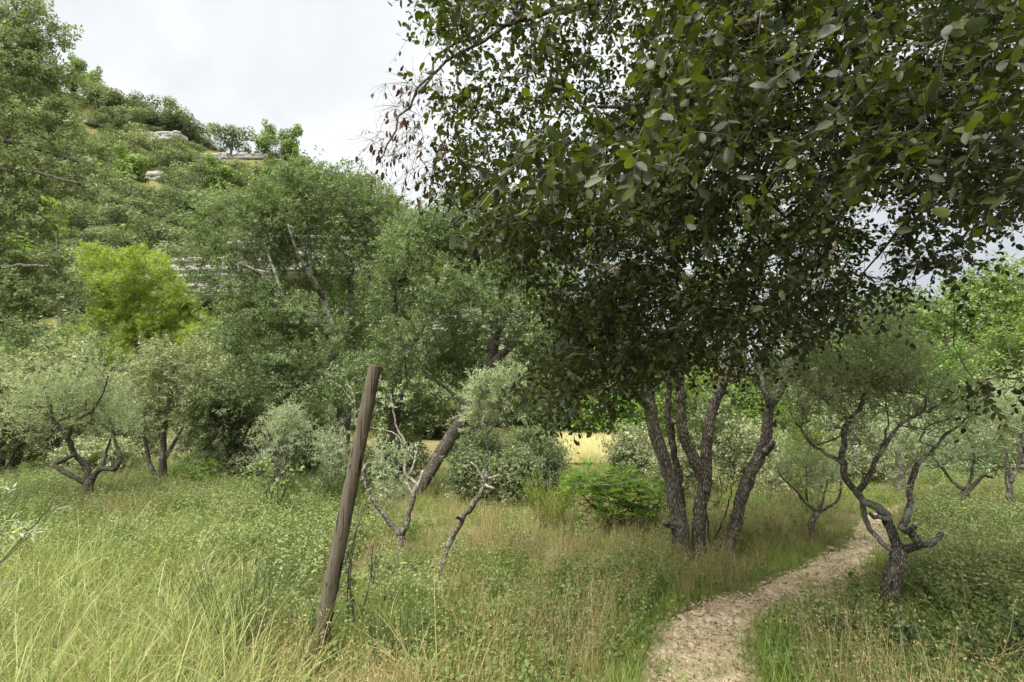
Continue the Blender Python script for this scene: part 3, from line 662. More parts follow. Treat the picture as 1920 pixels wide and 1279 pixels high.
def shrublet(q, ns, h, leaf, nl, mat, asp=.45, wide=.35):
    a = q.uniform(0, 6.283, ns); B = np.stack([np.cos(a), np.sin(a), np.zeros(ns)], 1) * (.10 * np.sqrt(q.random(ns)))[:, None]
    D = nrm(np.stack([np.cos(a) * wide, np.sin(a) * wide, np.ones(ns)], 1) + q.normal(0, .25, (ns, 3))); Ln = h * q.uniform(.5, 1.15, ns)
    s = shoots(B, D, Ln, nl, leaf, asp, .75, .08, .5, 0, q, .25); lv = leaves(*s[:5], DIAMOND, q, s[5])
    tv, tt = twigs(B, D, Ln, .0022, .08); n = len(tv); return cat_vt([lv, (tv, tt, {'rnd': np.full(n, .0), 'clump': np.full(n, .0)})])
gs = [proto('shrublet', shrublet(q, 22, .46, .034, 15, 'groundcover'), 'groundcover') for _ in range(5)]
gh = [proto('herb', shrublet(q, 12, .26, .032, 9, 'herb', .5, .6), 'herb') for _ in range(4)]
x, y = field(27000, q, 2.2, 20, 2.0); px, py = pxl(x, y); pd = path_d(x, y)
bare = np.exp(-(((px - 430) / 130) ** 2 + ((py - 1065) / 32) ** 2)) + .6 * np.exp(-(((px - 960) / 120) ** 2 + ((py - 1135) / 30) ** 2))
pc = 1 - .85 * np.exp(-(((px - 612) / 55) ** 2 + ((py - 1265) / 55) ** 2))
ok = pc * np.maximum(ss(.5, 1.3, pd + .35 * (vnoise(x, y, 3.5, 40) - .5)) * .95 + .03, .5 * ss(6.2, 7.5, y)) * (1 - np.clip(bare, 0, 1) * .95) * np.where((px < 640) & (py < 1060), .45, 1)
nz = vnoise(x, y, .8, 1)
a_, b_ = keep(x, y, ok * np.clip(1.7 * nz - .15, .12, 1), q); ln_ = len(a_)
scatter('green_grass', 'fine green grass growing all over the clearing', 'grass', gg, pos(a_, b_, -.01), q.uniform(.45, 1.15, ln_) * (.30 + .85 * vnoise(a_, b_, .9, 2)), 1)
x, y = field(11500, q, 2.2, 20, 1.9); px, py = pxl(x, y); pd = path_d(x, y); nz = vnoise(x, y, .7, 5)
pr = ss(.95, 1.6, pd) * np.clip(nz * 2.0 - .6 + .35 * np.exp(-((px - 1060) / 260) ** 2), 0, 1) * np.where((px < 420) & (py > 1000), .6, 1)
a_, b_ = keep(x, y, pr, q); scatter('dry_grass', 'straw coloured dry grass stalks mixed into the green', 'grass', gd, pos(a_, b_, -.01), q.uniform(.45, 1.15, len(a_)) * (.45 + .75 * vnoise(a_, b_, 1.1, 6)), 2)
x, y = field(2600, q, 2.0, 6.5, 2.0); px, py = pxl(x, y); pd = path_d(x, y)
pr = np.clip(ss(560, 260, px) * ss(960, 1120, py) * 1.1 + .16 * (px < 540) + .09 * ss(.55, .8, vnoise(x, y, 1.1, 14)), 0, 1) * (1 - .92 * np.exp(-(((px - 620) / 75) ** 2 + ((py - 1260) / 70) ** 2))) * ss(1.2, 2.0, pd) * np.clip(vnoise(x, y, 1.4, 8) + .35, 0, 1)
a_, b_ = keep(x, y, pr, q); px, py = pxl(a_, b_)
scatter('long_grass', 'long arching pale green grass in the near corner beside the post', 'grass', gl, pos(a_, b_, -.02), q.uniform(.5, 1.0, len(a_)) * np.where(px < 500, 1.0, .55), 3, .25)
x, y = field(1100, q, 2.0, 5.0, 2.0); px, py = pxl(x, y); a_, b_ = keep(x, y, np.clip(ss(520, 240, px) * ss(990, 1130, py) + .05, 0, 1) * ss(1.2, 2.0, path_d(x, y)), q)
scatter('dry_long_grass', 'long straw coloured grass bent over in the near corner', 'grass', gl2, pos(a_, b_, -.02), q.uniform(.45, .9, len(a_)), 13, .3)
x, y = field(15000, q, 3.6, 17, 2.0); px, py = pxl(x, y); pd = path_d(x, y); nz = vnoise(x, y, .9, 9)
pr = (ss(720, 560, px) * ss(1110, 1030, py) * .75 + ss(1690, 1760, px) * ss(1180, 1120, py) * .7 + .04) * ss(1.3, 2.0, pd) * np.clip(nz * 2.0 - .25, 0, 1) * ss(.3, .7, np.hypot(x - 3.05, y - 4.2))
a_, b_ = keep(x, y, pr, q); scatter('pale_shrublets', 'low pale green shrublets with tiny leaves covering the ground', 'ground cover', gs, pos(a_, b_, -.02), q.uniform(.55, 1.15, len(a_)), 4)
x, y = field(5200, q, 2.4, 12, 2.0); px, py = pxl(x, y); pd = path_d(x, y)
a_, b_ = keep(x, y, ss(1.0, 1.4, pd) * np.clip(vnoise(x, y, 1.3, 12) * 1.5 - .4, 0, 1), q); scatter('green_herbs', 'small broad leaved green herbs among the grass', 'herbs', gh, pos(a_, b_, -.01), q.uniform(.6, 1.3, len(a_)), 5)
x = q.uniform(-5.5, 7.5, 5000); y = q.uniform(16.5, 33.5, 5000); kk = ((x - 3.0) / 3.2) ** 2 + ((y - 25) / 8.5) ** 2 < 1; x, y = x[kk], y[kk]
scatter('meadow_grass', 'golden dry grass of the meadow beyond the trees', 'grass', gm, np.stack([x, y, np.full(len(x), .10)], 1), q.uniform(.5, 1.0, len(x)), 6)
# fallen leaves and bits
n = 9000; x, y = field(n, q, 2.3, 10, 2.0); lp_ = on_path(2600, q, 0, k, 1.5); x[:2600], y[:2600] = lp_[:, 0], lp_[:, 1]; N_ = nrm(np.array([0, 0, 1.0]) + q.normal(0, .3, (n, 3))); D = nrm(np.cross(N_, q.normal(size=(n, 3)))); sz = q.uniform(.012, .040, n)
lv = leaves(pos(x, y, .026), D, N_, sz, sz * .5, DIAMOND, q); tag(obj('leaf_litter', tri_mesh('leaf_litter', *lv[:2], MAT['litter'], False, lv[2])), 'brown fallen leaves lying on the bare soil', 'leaf litter', kind='stuff')
n = 300; x, y = field(n, q, 2.9, 9, 2.0); a_, b_ = keep(x, y, ss(1.1, 1.5, path_d(x, y)), q); n = len(a_); B = np.repeat(pos(a_, b_), 5, 0); B[:, 2] += np.repeat(q.uniform(.18, .48, n), 5); B += q.normal(0, .006, B.shape)
D = nrm(q.normal(size=B.shape)); sz = np.full(len(B), .009); lv = leaves(B, D, nrm(q.normal(size=B.shape)), sz, sz * .8, DIAMOND, q, np.repeat(q.random(n), 5))
st = twigs(pos(a_, b_), np.tile([[0, 0, 1.0]], (n, 1)), B[::5, 2] - gz(a_, b_), .0012, 0); m = len(st[0])
tag(obj('flower_heads', tri_mesh('flower_heads', *lv[:2], MAT['flower'], False, lv[2])), 'tiny yellow and cream flower heads dotted through the grass', 'flowers', kind='stuff')

# ================================================================== TREES OF THE CLEARING
def lim(lst, d, r0, r1, *nm): return PL(lst, d, r0, r1, *nm)
OK_ = dict(leaf_mat='oak_leaf', bark='bark_oak_pale')
# forked oak, centre-left
d = 12.0; b = G(640, 905); b[1] = d; b[0] = P(640, 905, d)[0]; b[2] = gz(b[0], b[1])
tree('oak_tree', 'large oak with pale forked limbs behind the olives, left of the leaning oak', 'tree', b,
    [([b - [0, 0, .2], P(640, 860, d), P(645, 760, d), P(634, 680, d), P(629, 632, d)], .20, .15),
     lim([(629, 632), (580, 596, -.3), (531, 559, -.5), (490, 514, -.6), (449, 495, -.8)], d, .10, .04), lim([(630, 640), (606, 559, .1), (584, 517, .2), (580, 450, .2), (572, 400, .2)], d, .10, .03),
     lim([(632, 650), (651, 592, .3), (659, 525, .4), (661, 450, .5), (652, 370, .4)], d, .10, .03), lim([(531, 559, -.5), (500, 470, -.4), (470, 420, -.3)], d, .045, .02), lim([(606, 559), (560, 480, -.5), (540, 420, -.8)], d, .05, .02),
     lim([(640, 760), (570, 720, -.6), (500, 690, -.9)], d, .06, .025), lim([(640, 740), (700, 690, .5), (740, 650, .6)], d, .06, .025)],
    px_lobes([(450, 430, 105, 70), (545, 385, 100, 65), (640, 375, 85, 60), (590, 345, 70, 40), (420, 520, 75, 55), (480, 580, 85, 50, -.6), (560, 620, 90, 45, -.8), (470, 650, 70, 50), (600, 690, 105, 50, -1), (520, 720, 80, 50, -.7), (660, 480, 70, 55), (700, 420, 70, 60), (690, 620, 70, 60, .5), (560, 480, 90, 50, .8), (620, 560, 80, 60, 1.2)], d),
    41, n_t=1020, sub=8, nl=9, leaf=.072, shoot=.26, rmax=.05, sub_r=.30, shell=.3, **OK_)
# leaning oak, centre
d = 10.3; b = P(752, 960, d); b[2] = gz(b[0], d)
tree('oak_tree', 'oak whose dark trunk leans strongly to the side behind the twin-stemmed olive', 'tree', b,
    [([b - [0, 0, .2], P(776, 925, d), P(803, 889, d), P(850, 811, d), P(889, 752, d), P(913, 694, d), P(925, 655, d), P(932, 608, d)], .15, .10),
     lim([(921, 660), (929, 611, .1), (918, 562, .2), (900, 500, .2), (880, 430, .2)], d, .11, .04), lim([(930, 630), (970, 555, .2), (1015, 536, .4), (1050, 500, .4)], d, .09, .03), lim([(915, 690), (959, 649, -.3), (1000, 632, -.5), (1050, 625, -.6)], d, .10, .03),
     lim([(880, 765), (820, 716, .4), (775, 690, .5), (730, 650, .6)], d, .04, .015), ([np.array([P(722, 955, d)[0], d + .6, -.1]), P(735, 840, d + .6), P(745, 720, d + .6), P(745, 637, d + .6), P(740, 560, d + .6), P(735, 480, d + .6)], .16, .04, 'trunk'),
     lim([(745, 690, .6), (800, 600, .4), (820, 520, .4)], d, .07, .025)],
    px_lobes([(800, 460, 90, 65), (870, 420, 85, 65), (750, 540, 75, 60, .6), (940, 480, 85, 65), (1010, 540, 80, 65), (850, 550, 90, 50, -.6), (960, 600, 80, 45, -.8), (1030, 640, 65, 55), (780, 640, 80, 50, -.4), (700, 720, 75, 50), (850, 680, 70, 45, .8), (1000, 700, 50, 40), (770, 760, 55, 40, .8), (880, 620, 60, 50, 1.2)], d),
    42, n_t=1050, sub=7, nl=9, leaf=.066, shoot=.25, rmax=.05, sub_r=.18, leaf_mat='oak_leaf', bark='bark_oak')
# many-stemmed oak, right of centre
d = 5.8; b = G(1310, 1052); d = b[1]
tree('oak_tree', 'oak with several rough trunks rising from one base beside the path', 'tree', b,
    [lim([(1287, 1068), (1284, 1054), (1272, 971), (1256, 897), (1229, 815), (1217, 756), (1205, 700), (1180, 600, -.1), (1150, 500, -.2)], d, .10, .045),
     lim([(1314, 1068), (1313, 1054), (1311, 971), (1319, 905), (1299, 858), (1280, 811), (1276, 749), (1268, 650), (1255, 520)], d, .085, .04, 'trunk'),
     lim([(1320, 925), (1323, 890), (1325, 835), (1335, 776), (1362, 702), (1389, 639), (1420, 540), (1440, 440)], d, .07, .035, 'trunk'),
     lim([(1346, 1078), (1354, 1061), (1382, 971), (1401, 897), (1432, 842), (1444, 764), (1464, 729), (1491, 651), (1530, 550), (1570, 440)], d + .1, .085, .035, 'trunk'),
     lim([(1278, 950, .15), (1272, 897, .15), (1260, 819, .15), (1252, 756, .15), (1262, 660, .2)], d, .05, .03, 'trunk'),
     lim([(1262, 985), (1252, 983, -.06), (1247, 978, -.1)], d, .05, .035, 'stub'), lim([(1432, 850), (1447, 838, -.06), (1450, 826, -.08)], d, .045, .03, 'stub'),
     lim([(1219, 770), (1180, 720, -.2), (1150, 660, -.4), (1100, 610, -.6)], d, .04, .02), lim([(1444, 764), (1432, 730), (1425, 690, .2), (1400, 600, .5)], d, .035, .015),
     lim([(1180, 600), (1120, 480, .5), (1080, 380, .8)], d, .05, .02), lim([(1255, 520), (1300, 380, .6), (1320, 280, .8)], d, .05, .02), lim([(1491, 651), (1580, 600, .3), (1680, 580, .5)], d, .035, .015)],
    px_lobes([(1150, 560, 110, 70, .6), (1120, 420, 110, 80, 1), (1250, 380, 110, 90, 1), (1330, 560, 120, 65, .8), (1400, 420, 110, 90, 1), (1500, 560, 95, 60, .6), (1530, 430, 100, 70, 1), (1640, 585, 90, 35, .5), (1440, 670, 60, 50, .5), (1220, 650, 70, 40, .6), (1060, 620, 60, 50, .8), (1300, 250, 160, 80, 1.2), (1450, 690, 40, 35), (1330, 660, 80, 30, .8), (1230, 690, 70, 30, .5), (1400, 690, 70, 35, .6), (1130, 690, 60, 50, .8), (1490, 690, 50, 40, .4)], d),
    43, n_t=1050, sub=7, nl=9, leaf=.048, shoot=.17, rmax=.035, sub_r=.14, leaf_mat='oak_leaf', bark='bark_oak', trunk_rough=.14)
# epicormic sprays on its trunks are a little crown of their own in the same tree: see the sapling behind it
d = 6.3; b = P(1330, 1010, d); b[2] = gz(b[0], d)
tree('oak_sapling', 'spindly young oak growing between the trunks of the many-stemmed oak', 'sapling', b, [([b, P(1325, 950, d), P(1318, 850, d)], .014, .006, 'stem'), ([b, P(1370, 930, d), P(1378, 840, d)], .012, .005, 'stem')],
    px_lobes([(1300, 780, 50, 55), (1260, 870, 40, 40), (1320, 900, 40, 50), (1375, 860, 35, 60), (1340, 800, 40, 60)], d), 44, n_t=110, sub=4, nl=8, leaf=.036, shoot=.14, rmax=.008, leaf_mat='oak_pale', bark='twig', sub_r=.14)
# big oak at the frame's edge
d = 7.2; b = np.array([-9.4, 8.0, 0.0]); b[2] = gz(b[0], b[1])
tree('oak_tree', 'tall grey-green oak whose crown fills the upper corner against the hill', 'tree', b,
    [([b - [0, 0, .2], b + [.1, -.1, 1.2], b + [.25, -.2, 2.6], b + [.2, -.2, 4.5], b + [.6, -.3, 6.8]], .26, .10),
     ([b + [.25, -.2, 2.4], P(-90, 260, d), P(0, 262, d), P(75, 281, d), P(124, 296, d), P(180, 310, d)], .09, .02), ([b + [.25, -.2, 2.2], P(-60, 330, d), P(8, 319, d - .2), P(75, 326, d - .2), P(150, 345, d - .2)], .08, .018),
     ([b + [.2, -.2, 1.9], P(-80, 530, d), P(20, 500, d - .3), P(90, 500, d - .4)], .07, .018), ([b + [.2, -.2, 4.0], P(-60, 130, d), P(20, 90, d), P(70, 60, d)], .08, .02)],
    px_lobes([(20, 30, 75, 70), (70, 60, 55, 50), (40, 130, 85, 60), (100, 160, 30, 35), (60, 220, 90, 45), (140, 262, 70, 32), (190, 285, 30, 22), (70, 320, 95, 40), (170, 345, 60, 35), (220, 335, 22, 18), (40, 400, 70, 40), (60, 530, 90, 65), (130, 560, 35, 50), (10, 480, 80, 50), (-90, 100, 130, 150), (-110, 330, 130, 150), (-100, 540, 120, 70), (20, 580, 80, 45)], d),
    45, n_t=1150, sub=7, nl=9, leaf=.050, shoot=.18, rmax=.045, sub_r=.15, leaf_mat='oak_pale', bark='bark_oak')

OL = dict(leaf_mat='olive_leaf', bark='bark_olive', twig='twig_pale', asp=.25, spread=.5, up=.4, upshoot=.85, trunk_rough=.18, rtip=.003)
# near olive beside the path
b = G(1675, 1138); d = b[1]
tree('olive_tree', 'twisted olive with lichened limbs and hollow trunk, nearest beside the path', 'tree', b,
    [lim([(1674, 1150), (1672, 1132), (1674, 1090), (1682, 1050), (1690, 1029)], d, .068, .062), lim([(1687, 1034), (1669, 991), (1655, 959, -.05), (1622, 940, -.05), (1593, 907), (1582, 870), (1582, 813), (1591, 790), (1612, 766, .05), (1622, 738, .1)], d, .044, .016),
     lim([(1681, 1040), (1645, 1010, .1), (1631, 991, .12), (1619, 959, .08), (1618, 940)], d, .026, .022, 'limb', 'bark_dead'), lim([(1693, 1031), (1725, 1020, -.1), (1706, 996, -.12), (1690, 991, -.1), (1704, 959, -.05), (1706, 926), (1711, 888), (1730, 860), (1767, 823, .1), (1795, 799, .1), (1830, 775, .1)], d, .036, .008),
     lim([(1722, 1020, -.1), (1744, 1021, -.14), (1758, 1008, -.15), (1766, 1000, -.15)], d, .026, .020, 'stub'), lim([(1708, 998, -.12), (1712, 990, -.15), (1718, 986, -.16)], d, .020, .016, 'stub'), lim([(1666, 975, -.05), (1640, 968, -.1), (1630, 962, -.1)], d, .02, .014, 'stub'),
     lim([(1606, 925), (1622, 905, -.1), (1640, 869, -.15), (1664, 827, -.15), (1692, 794, -.1), (1748, 764), (1819, 743)], d, .024, .006), lim([(1582, 872), (1551, 851, .1), (1523, 832, .1), (1500, 804, .1), (1480, 770)], d, .02, .005), lim([(1591, 790), (1561, 762), (1514, 724, .1)], d, .016, .004), lim([(1650, 850, -.15), (1665, 790, .1), (1655, 720, .1)], d, .012, .004)],
    px_lobes([(1640, 690, 75, 38), (1560, 715, 50, 32), (1715, 725, 55, 32), (1650, 655, 40, 25), (1505, 760, 32, 34, .1), (1575, 790, 32, 26, .25), (1790, 770, 50, 22), (1690, 780, 36, 24, .25), (1830, 800, 30, 20), (1535, 830, 24, 18, .1), (1655, 880, 22, 22, -.1), (1620, 745, 55, 25, .3), (1750, 815, 30, 20, .1)], d),
    51, n_t=300, sub=2, nl=17, leaf=.054, shoot=.36, rmax=.012, sub_r=.18, **OL)
# two knot holes in its trunk: a bark rim round a sunken disc, the hollow's shade put into its near-black colour
ot = [o_ for o_ in bpy.data.objects if o_.name.startswith('olive_tree') and o_.type == 'EMPTY'][-1]
for hx, hy, hr in ((1683, 1053, .010), (1671, 1093, .016)):
    c = P(hx, hy, d - .064); e = nrm(np.array([0, -1.0, .05])); a = np.linspace(0, 2 * np.pi, 13)
    ring = np.array([c + np.array([math.cos(t) * hr, 0, math.sin(t) * hr * 1.7]) + e * .004 for t in a])
    kh = part('knot_hole', ot, tube(ring, .007, 6), MAT['bark_olive'], True)
    V = np.array([c - e * .004] + [c - e * .004 + np.array([math.cos(t) * hr, 0, math.sin(t) * hr * 1.7]) for t in a[:-1]])
    T = np.array([[0, 1 + j, 1 + (j + 1) % 12] for j in range(12)])
    fl = bpy.data.objects.new('hollow', tri_mesh('hollow', V - np.array(ot.location), T, MAT['rotten'])); COL.objects.link(fl); fl.parent = kh
# left olive
b = G(165, 948); d = b[1]
tree('olive_tree', 'olive with looping black limbs among the pale shrublets, below the bright pine', 'tree', b,
    [lim([(164, 956), (164, 940), (166, 912), (171, 899)], d, .085, .075), lim([(168, 910), (131, 890, -.1), (104, 874, -.1), (120, 862), (142, 853)], d, .05, .035), lim([(160, 903), (164, 877, .1), (140, 851, .1), (127, 825), (99, 785), (92, 750), (83, 724)], d, .06, .022), lim([(171, 900), (188, 879), (215, 879, -.1), (225, 860, -.1), (217, 831), (210, 794)], d, .055, .022),
     lim([(190, 880), (200, 850, .2), (207, 820, .2)], d, .03, .015), lim([(127, 825), (140, 790, -.2), (171, 772, -.2), (193, 737, -.2), (203, 705, -.2)], d, .035, .012), lim([(99, 785), (70, 770), (40, 760)], d, .02, .008)],
    px_lobes([(95, 735, 60, 40), (60, 780, 45, 35), (200, 695, 38, 32), (150, 740, 45, 35), (205, 775, 40, 32), (235, 805, 30, 30), (130, 790, 50, 30)], d), 52, n_t=250, sub=2, nl=18, leaf=.062, shoot=.42, rmax=.02, sub_r=.2, **{**OL, 'bark': 'bark_oak'})
d = 11.5; b = P(302, 908, d); b[2] = gz(b[0], d)
tree('olive_tree', 'upright many-stemmed grey tree between the looping olive and the dark oak bush', 'tree', b,
    [([b - [0, 0, .1], P(306, 864, d), P(306, 816, d), P(315, 772, d), P(324, 698, d)], .09, .03), ([P(296, 905, d), P(280, 868, d), P(271, 816, d), P(262, 750, d)], .06, .02), lim([(306, 864), (333, 820), (350, 776), (365, 720)], d, .05, .015), lim([(306, 830), (290, 780), (300, 720)], d, .035, .012)],
    px_lobes([(325, 680, 60, 42), (280, 730, 55, 50), (360, 740, 45, 45), (310, 780, 60, 35), (270, 790, 35, 35)], d), 53, n_t=330, sub=5, nl=10, leaf=.065, shoot=.28, rmax=.02, sub_r=.2, leaf_mat='shrub_leaf', bark='bark_olive', asp=.35, upshoot=.6)
# twin-stemmed half dead olive
b = G(752, 1040); d = b[1]
r_, _ = tree('olive_tree', 'half dead olive with two bleached stems just beyond the wooden post', 'tree', b,
    [lim([(749, 1052), (750, 1035), (752, 1003)], d, .050, .045), lim([(751, 1006), (713, 956), (686, 913), (682, 881), (692, 868), (701, 860)], d, .036, .014), lim([(753, 1004), (772, 948), (776, 924), (784, 909)], d, .036, .028),
     lim([(784, 911), (772, 898), (760, 889), (760, 860), (762, 835), (745, 803), (737, 764), (733, 740)], d, .022, .006, 'limb', 'bark_dead'), lim([(780, 915), (788, 900), (793, 882)], d, .022, .013, 'stub', 'bark_dead'), lim([(768, 892), (780, 854), (778, 833)], d, .016, .008, 'limb', 'bark_dead'),
     lim([(757, 828), (729, 807, .1), (694, 801, .2)], d, .008, .003, 'dead_twig', 'bark_dead'), lim([(776, 930), (768, 915), (762, 905)], d, .018, .010, 'stub', 'bark_dead'), lim([(684, 890), (668, 800), (664, 745), (650, 715)], d, .009, .003, 'dead_twig', 'bark_dead'), lim([(665, 760), (640, 725), (615, 712)], d, .005, .002, 'dead_twig', 'bark_dead'), lim([(666, 780), (690, 730), (700, 705)], d, .004, .002, 'dead_twig', 'bark_dead')],
    px_lobes([(732, 742, 24, 22), (725, 870, 40, 40, .1), (735, 930, 35, 30, .1)], d), 54, n_t=60, sub=3, nl=11, leaf=.048, shoot=.16, rmax=.008, sub_r=.12, **OL)
# slanting olive
b = G(826, 1078); d = b[1]
tree('olive_tree', 'slanting thin olive with a tuft of silvery leaves, centre of the clearing', 'tree', b,
    [lim([(824, 1090), (826, 1072), (831, 1050), (848, 1010), (866, 975), (890, 940), (909, 913), (913, 884)], d, .036, .024), lim([(909, 905), (898, 885), (882, 866)], d, .015, .008, 'stub', 'bark_dead'), lim([(912, 898), (930, 893, -.1), (942, 893, -.1)], d, .014, .007, 'stub', 'bark_dead'), lim([(911, 908), (922, 914, -.1), (927, 917, -.1)], d, .016, .012, 'stub', 'bark_dead'),
     lim([(913, 890), (913, 850), (914, 811), (907, 780), (900, 760)], d, .013, .005), lim([(914, 815), (935, 785), (962, 768), (985, 750)], d, .009, .004), lim([(866, 975), (860, 972, -.05), (856, 968, -.06)], d, .022, .014, 'stub')],
    px_lobes([(955, 728, 58, 30), (925, 745, 40, 30), (890, 790, 20, 18), (985, 745, 35, 28)], d), 55, n_t=120, sub=4, nl=13, leaf=.048, shoot=.17, rmax=.006, sub_r=.10, **OL)
# small olive left of the path bend
b = G(1524, 1034); d = b[1]
tree('olive_tree', 'small open olive left of the path bend, in front of the yellow-green pine', 'tree', b,
    [lim([(1524, 1045), (1524, 1030), (1520, 985), (1533, 959)], d, .042, .034), lim([(1532, 962), (1500, 930), (1467, 893), (1455, 870)], d, .022, .006), lim([(1533, 959), (1560, 948), (1575, 926), (1577, 905)], d, .026, .010), lim([(1535, 957), (1545, 930, .1), (1550, 900, .1)], d, .02, .008)],
    px_lobes([(1505, 885, 35, 28), (1545, 895, 35, 28), (1475, 880, 22, 20), (1570, 890, 22, 25)], d), 56, n_t=90, sub=2, nl=14, leaf=.045, shoot=.25, rmax=.008, sub_r=.11, **OL)
b = G(1822, 972); d = b[1]
tree('olive_tree', 'stout pruned olive on the far side of the path with spreading grey crown', 'tree', b,
    [lim([(1822, 982), (1819, 970), (1805, 937), (1812, 921)], d, .065, .055), lim([(1806, 935), (1790, 928), (1777, 926)], d, .024, .016, 'stub'), lim([(1810, 920), (1786, 902), (1767, 879), (1745, 850)], d, .03, .010), lim([(1814, 922), (1837, 898), (1848, 892), (1861, 895)], d, .04, .018), lim([(1812, 921), (1822, 890), (1826, 850), (1815, 810)], d, .03, .010)],
    px_lobes([(1790, 835, 65, 28), (1750, 860, 40, 24), (1830, 840, 50, 30), (1720, 840, 40, 30)], d), 57, n_t=210, sub=2, nl=18, leaf=.058, shoot=.40, rmax=.012, sub_r=.16, **OL)
b = G(1898, 988); d = b[1]
tree('olive_tree', 'grey-barked olive cut by the edge of the picture beyond the path', 'tree', b,
    [lim([(1897, 1000), (1896, 985), (1894, 935), (1891, 898), (1884, 841)], d, .05, .022), lim([(1898, 980), (1912, 960), (1930, 935)], d, .035, .015), lim([(1892, 905), (1910, 870), (1915, 820), (1920, 780)], d, .035, .012), lim([(1895, 945), (1905, 948), (1925, 955)], d, .018, .012, 'stub')],
    px_lobes([(1890, 800, 60, 45), (1940, 790, 60, 55), (1860, 770, 45, 35), (1925, 740, 55, 30), (1990, 800, 60, 60)], d), 58, n_t=210, sub=2, nl=18, leaf=.055, shoot=.38, rmax=.012, sub_r=.15, **OL)
for i, (px, py, d, lb) in enumerate([(1690, 915, 10.5, 'olive with paired dark trunks behind the nearest twisted olive'), (1610, 912, 12.5, 'grey olive in the back row behind the small open olive')]):
    b = P(px, py, d); b[2] = gz(b[0], d)
    tree('olive_tree', lb, 'tree', b, [([b, P(px - 6, py - 60, d), P(px - 20, py - 110, d)], .08, .03), ([b + [.15, 0, 0], P(px + 22, py - 50, d), P(px + 40, py - 100, d)], .07, .03, 'trunk')],
        px_lobes([(px - 30, py - 120, 60, 35), (px + 35, py - 110, 55, 35), (px, py - 150, 60, 30)], d), 59 + i, n_t=180, sub=2, nl=18, leaf=.065, shoot=.28, rmax=.02, sub_r=.2, **OL)

# ------------------------------------------------------------------ bright pine
def puffs(lobes, seed):
    q = np.random.default_rng(seed); o = []
    for l in lobes:
        for _ in range(4): a = q.uniform(0, 6.283); t = .6 * math.sqrt(q.random()); o.append((l[0] + math.cos(a) * l[2] * t, l[1] + math.sin(a) * l[3] * t, l[2] * .52, l[3] * .48, q.normal(0, .9)))
    return o
def pine(label, px, top, wpx, d, seed, lobes, n_t, mat='pine_leaf', nd=.13, group=None, width=.055, base_r=.2):
    b = P(px, 700, d); b[2] = 0
    return tree('pine_tree', label, 'tree', b, [([b - [0, 0, .2], [b[0], d, P(px, 640, d)[2]], P(px + 4, (top + 700) / 2, d), P(px, top + 25, d)], base_r, .04)], px_lobes(puffs(lobes, seed), d, .9), seed, mat, n_t=n_t, sub=6, nl=18, leaf=nd * 1.6, asp=width, shoot=.34, spread=.62, up=.2, upshoot=.9, tpl=NEEDLE, rmax=.05, sub_r=.42, rtip=.008, twig_r=.006, step=.4, group=group, bark='bark_oak_pale', shell=.3)
pine('bright yellow-green pine glowing between the big oak crown and the cliff', 250, 470, 260, 27, 61,
    [(180, 490, 40, 25), (235, 500, 55, 35), (300, 510, 40, 32), (180, 540, 45, 32), (250, 560, 65, 42), (320, 560, 45, 38), (200, 600, 50, 32), (280, 620, 60, 35), (350, 590, 38, 30), (160, 640, 45, 28), (220, 655, 45, 28), (120, 640, 40, 25), (240, 478, 30, 18), (350, 640, 40, 30), (375, 605, 30, 24), (395, 650, 32, 24)], 780, width=.14)
pine('small light green pine showing through gaps in the big oak crown', 105, 370, 60, 40, 62, [(105, 385, 28, 16), (112, 405, 24, 16), (100, 425, 30, 16)], 70, width=.16)
# young conical pine on the right
d = 8.6; b = P(1512, 960, d); b[2] = gz(b[0], d)
tree('young_pine', 'young feathery yellow-green pine behind the small open olive', 'tree', b, [([b, P(1512, 880, d), P(1514, 800, d)], .02, .008)], px_lobes([(1514, 815, 16, 30), (1500, 850, 26, 30), (1530, 850, 24, 30), (1510, 890, 38, 32)], d), 63, 'pine_leaf', n_t=80, sub=4, nl=18, leaf=.085, asp=.06, shoot=.24, spread=.5, up=.2, upshoot=1.2, tpl=NEEDLE, rmax=.008, sub_r=.12, bark='twig')
for i, (px, py, d, h, wd, lb) in enumerate([(1030, 905, 8.0, 105, 44, 'bright green feathery broom clump right of the slanting olive'), (40, 960, 6.4, 90, 40, 'feathery green broom at the frame edge among pale shrublets'), (640, 925, 8.6, 110, 34, 'dark green broom just behind the top of the leaning post')]):
    b = P(px, py, d); b[2] = gz(b[0], d); q = np.random.default_rng(300 + i); n = 90
    r = thing('broom_bush', lb, 'shrub', b); H = h / F_PX * d; W = wd / F_PX * d
    a = q.uniform(0, 6.283, n); B = b + np.stack([np.cos(a), np.sin(a), np.zeros(n)], 1) * (W * .35 * np.sqrt(q.random(n)))[:, None]; D = nrm(np.stack([np.cos(a) * .4, np.sin(a) * .4, np.ones(n)], 1) + q.normal(0, .14, (n, 3))); Ln = H * q.uniform(.6, 1.2, n)
    part('stems', r, twigs(B, D, Ln, .003, .1, 4), MAT['twig'], False, 'stuff')
    s = shoots(B, D, Ln, 46, .05, .10, .35, .1, .3, 0, q, .1); part('foliage', r, leaves(*s[:5], DIAMOND, q, s[5]), MAT['pine_leaf' if i == 0 else 'herb'], False, 'stuff')

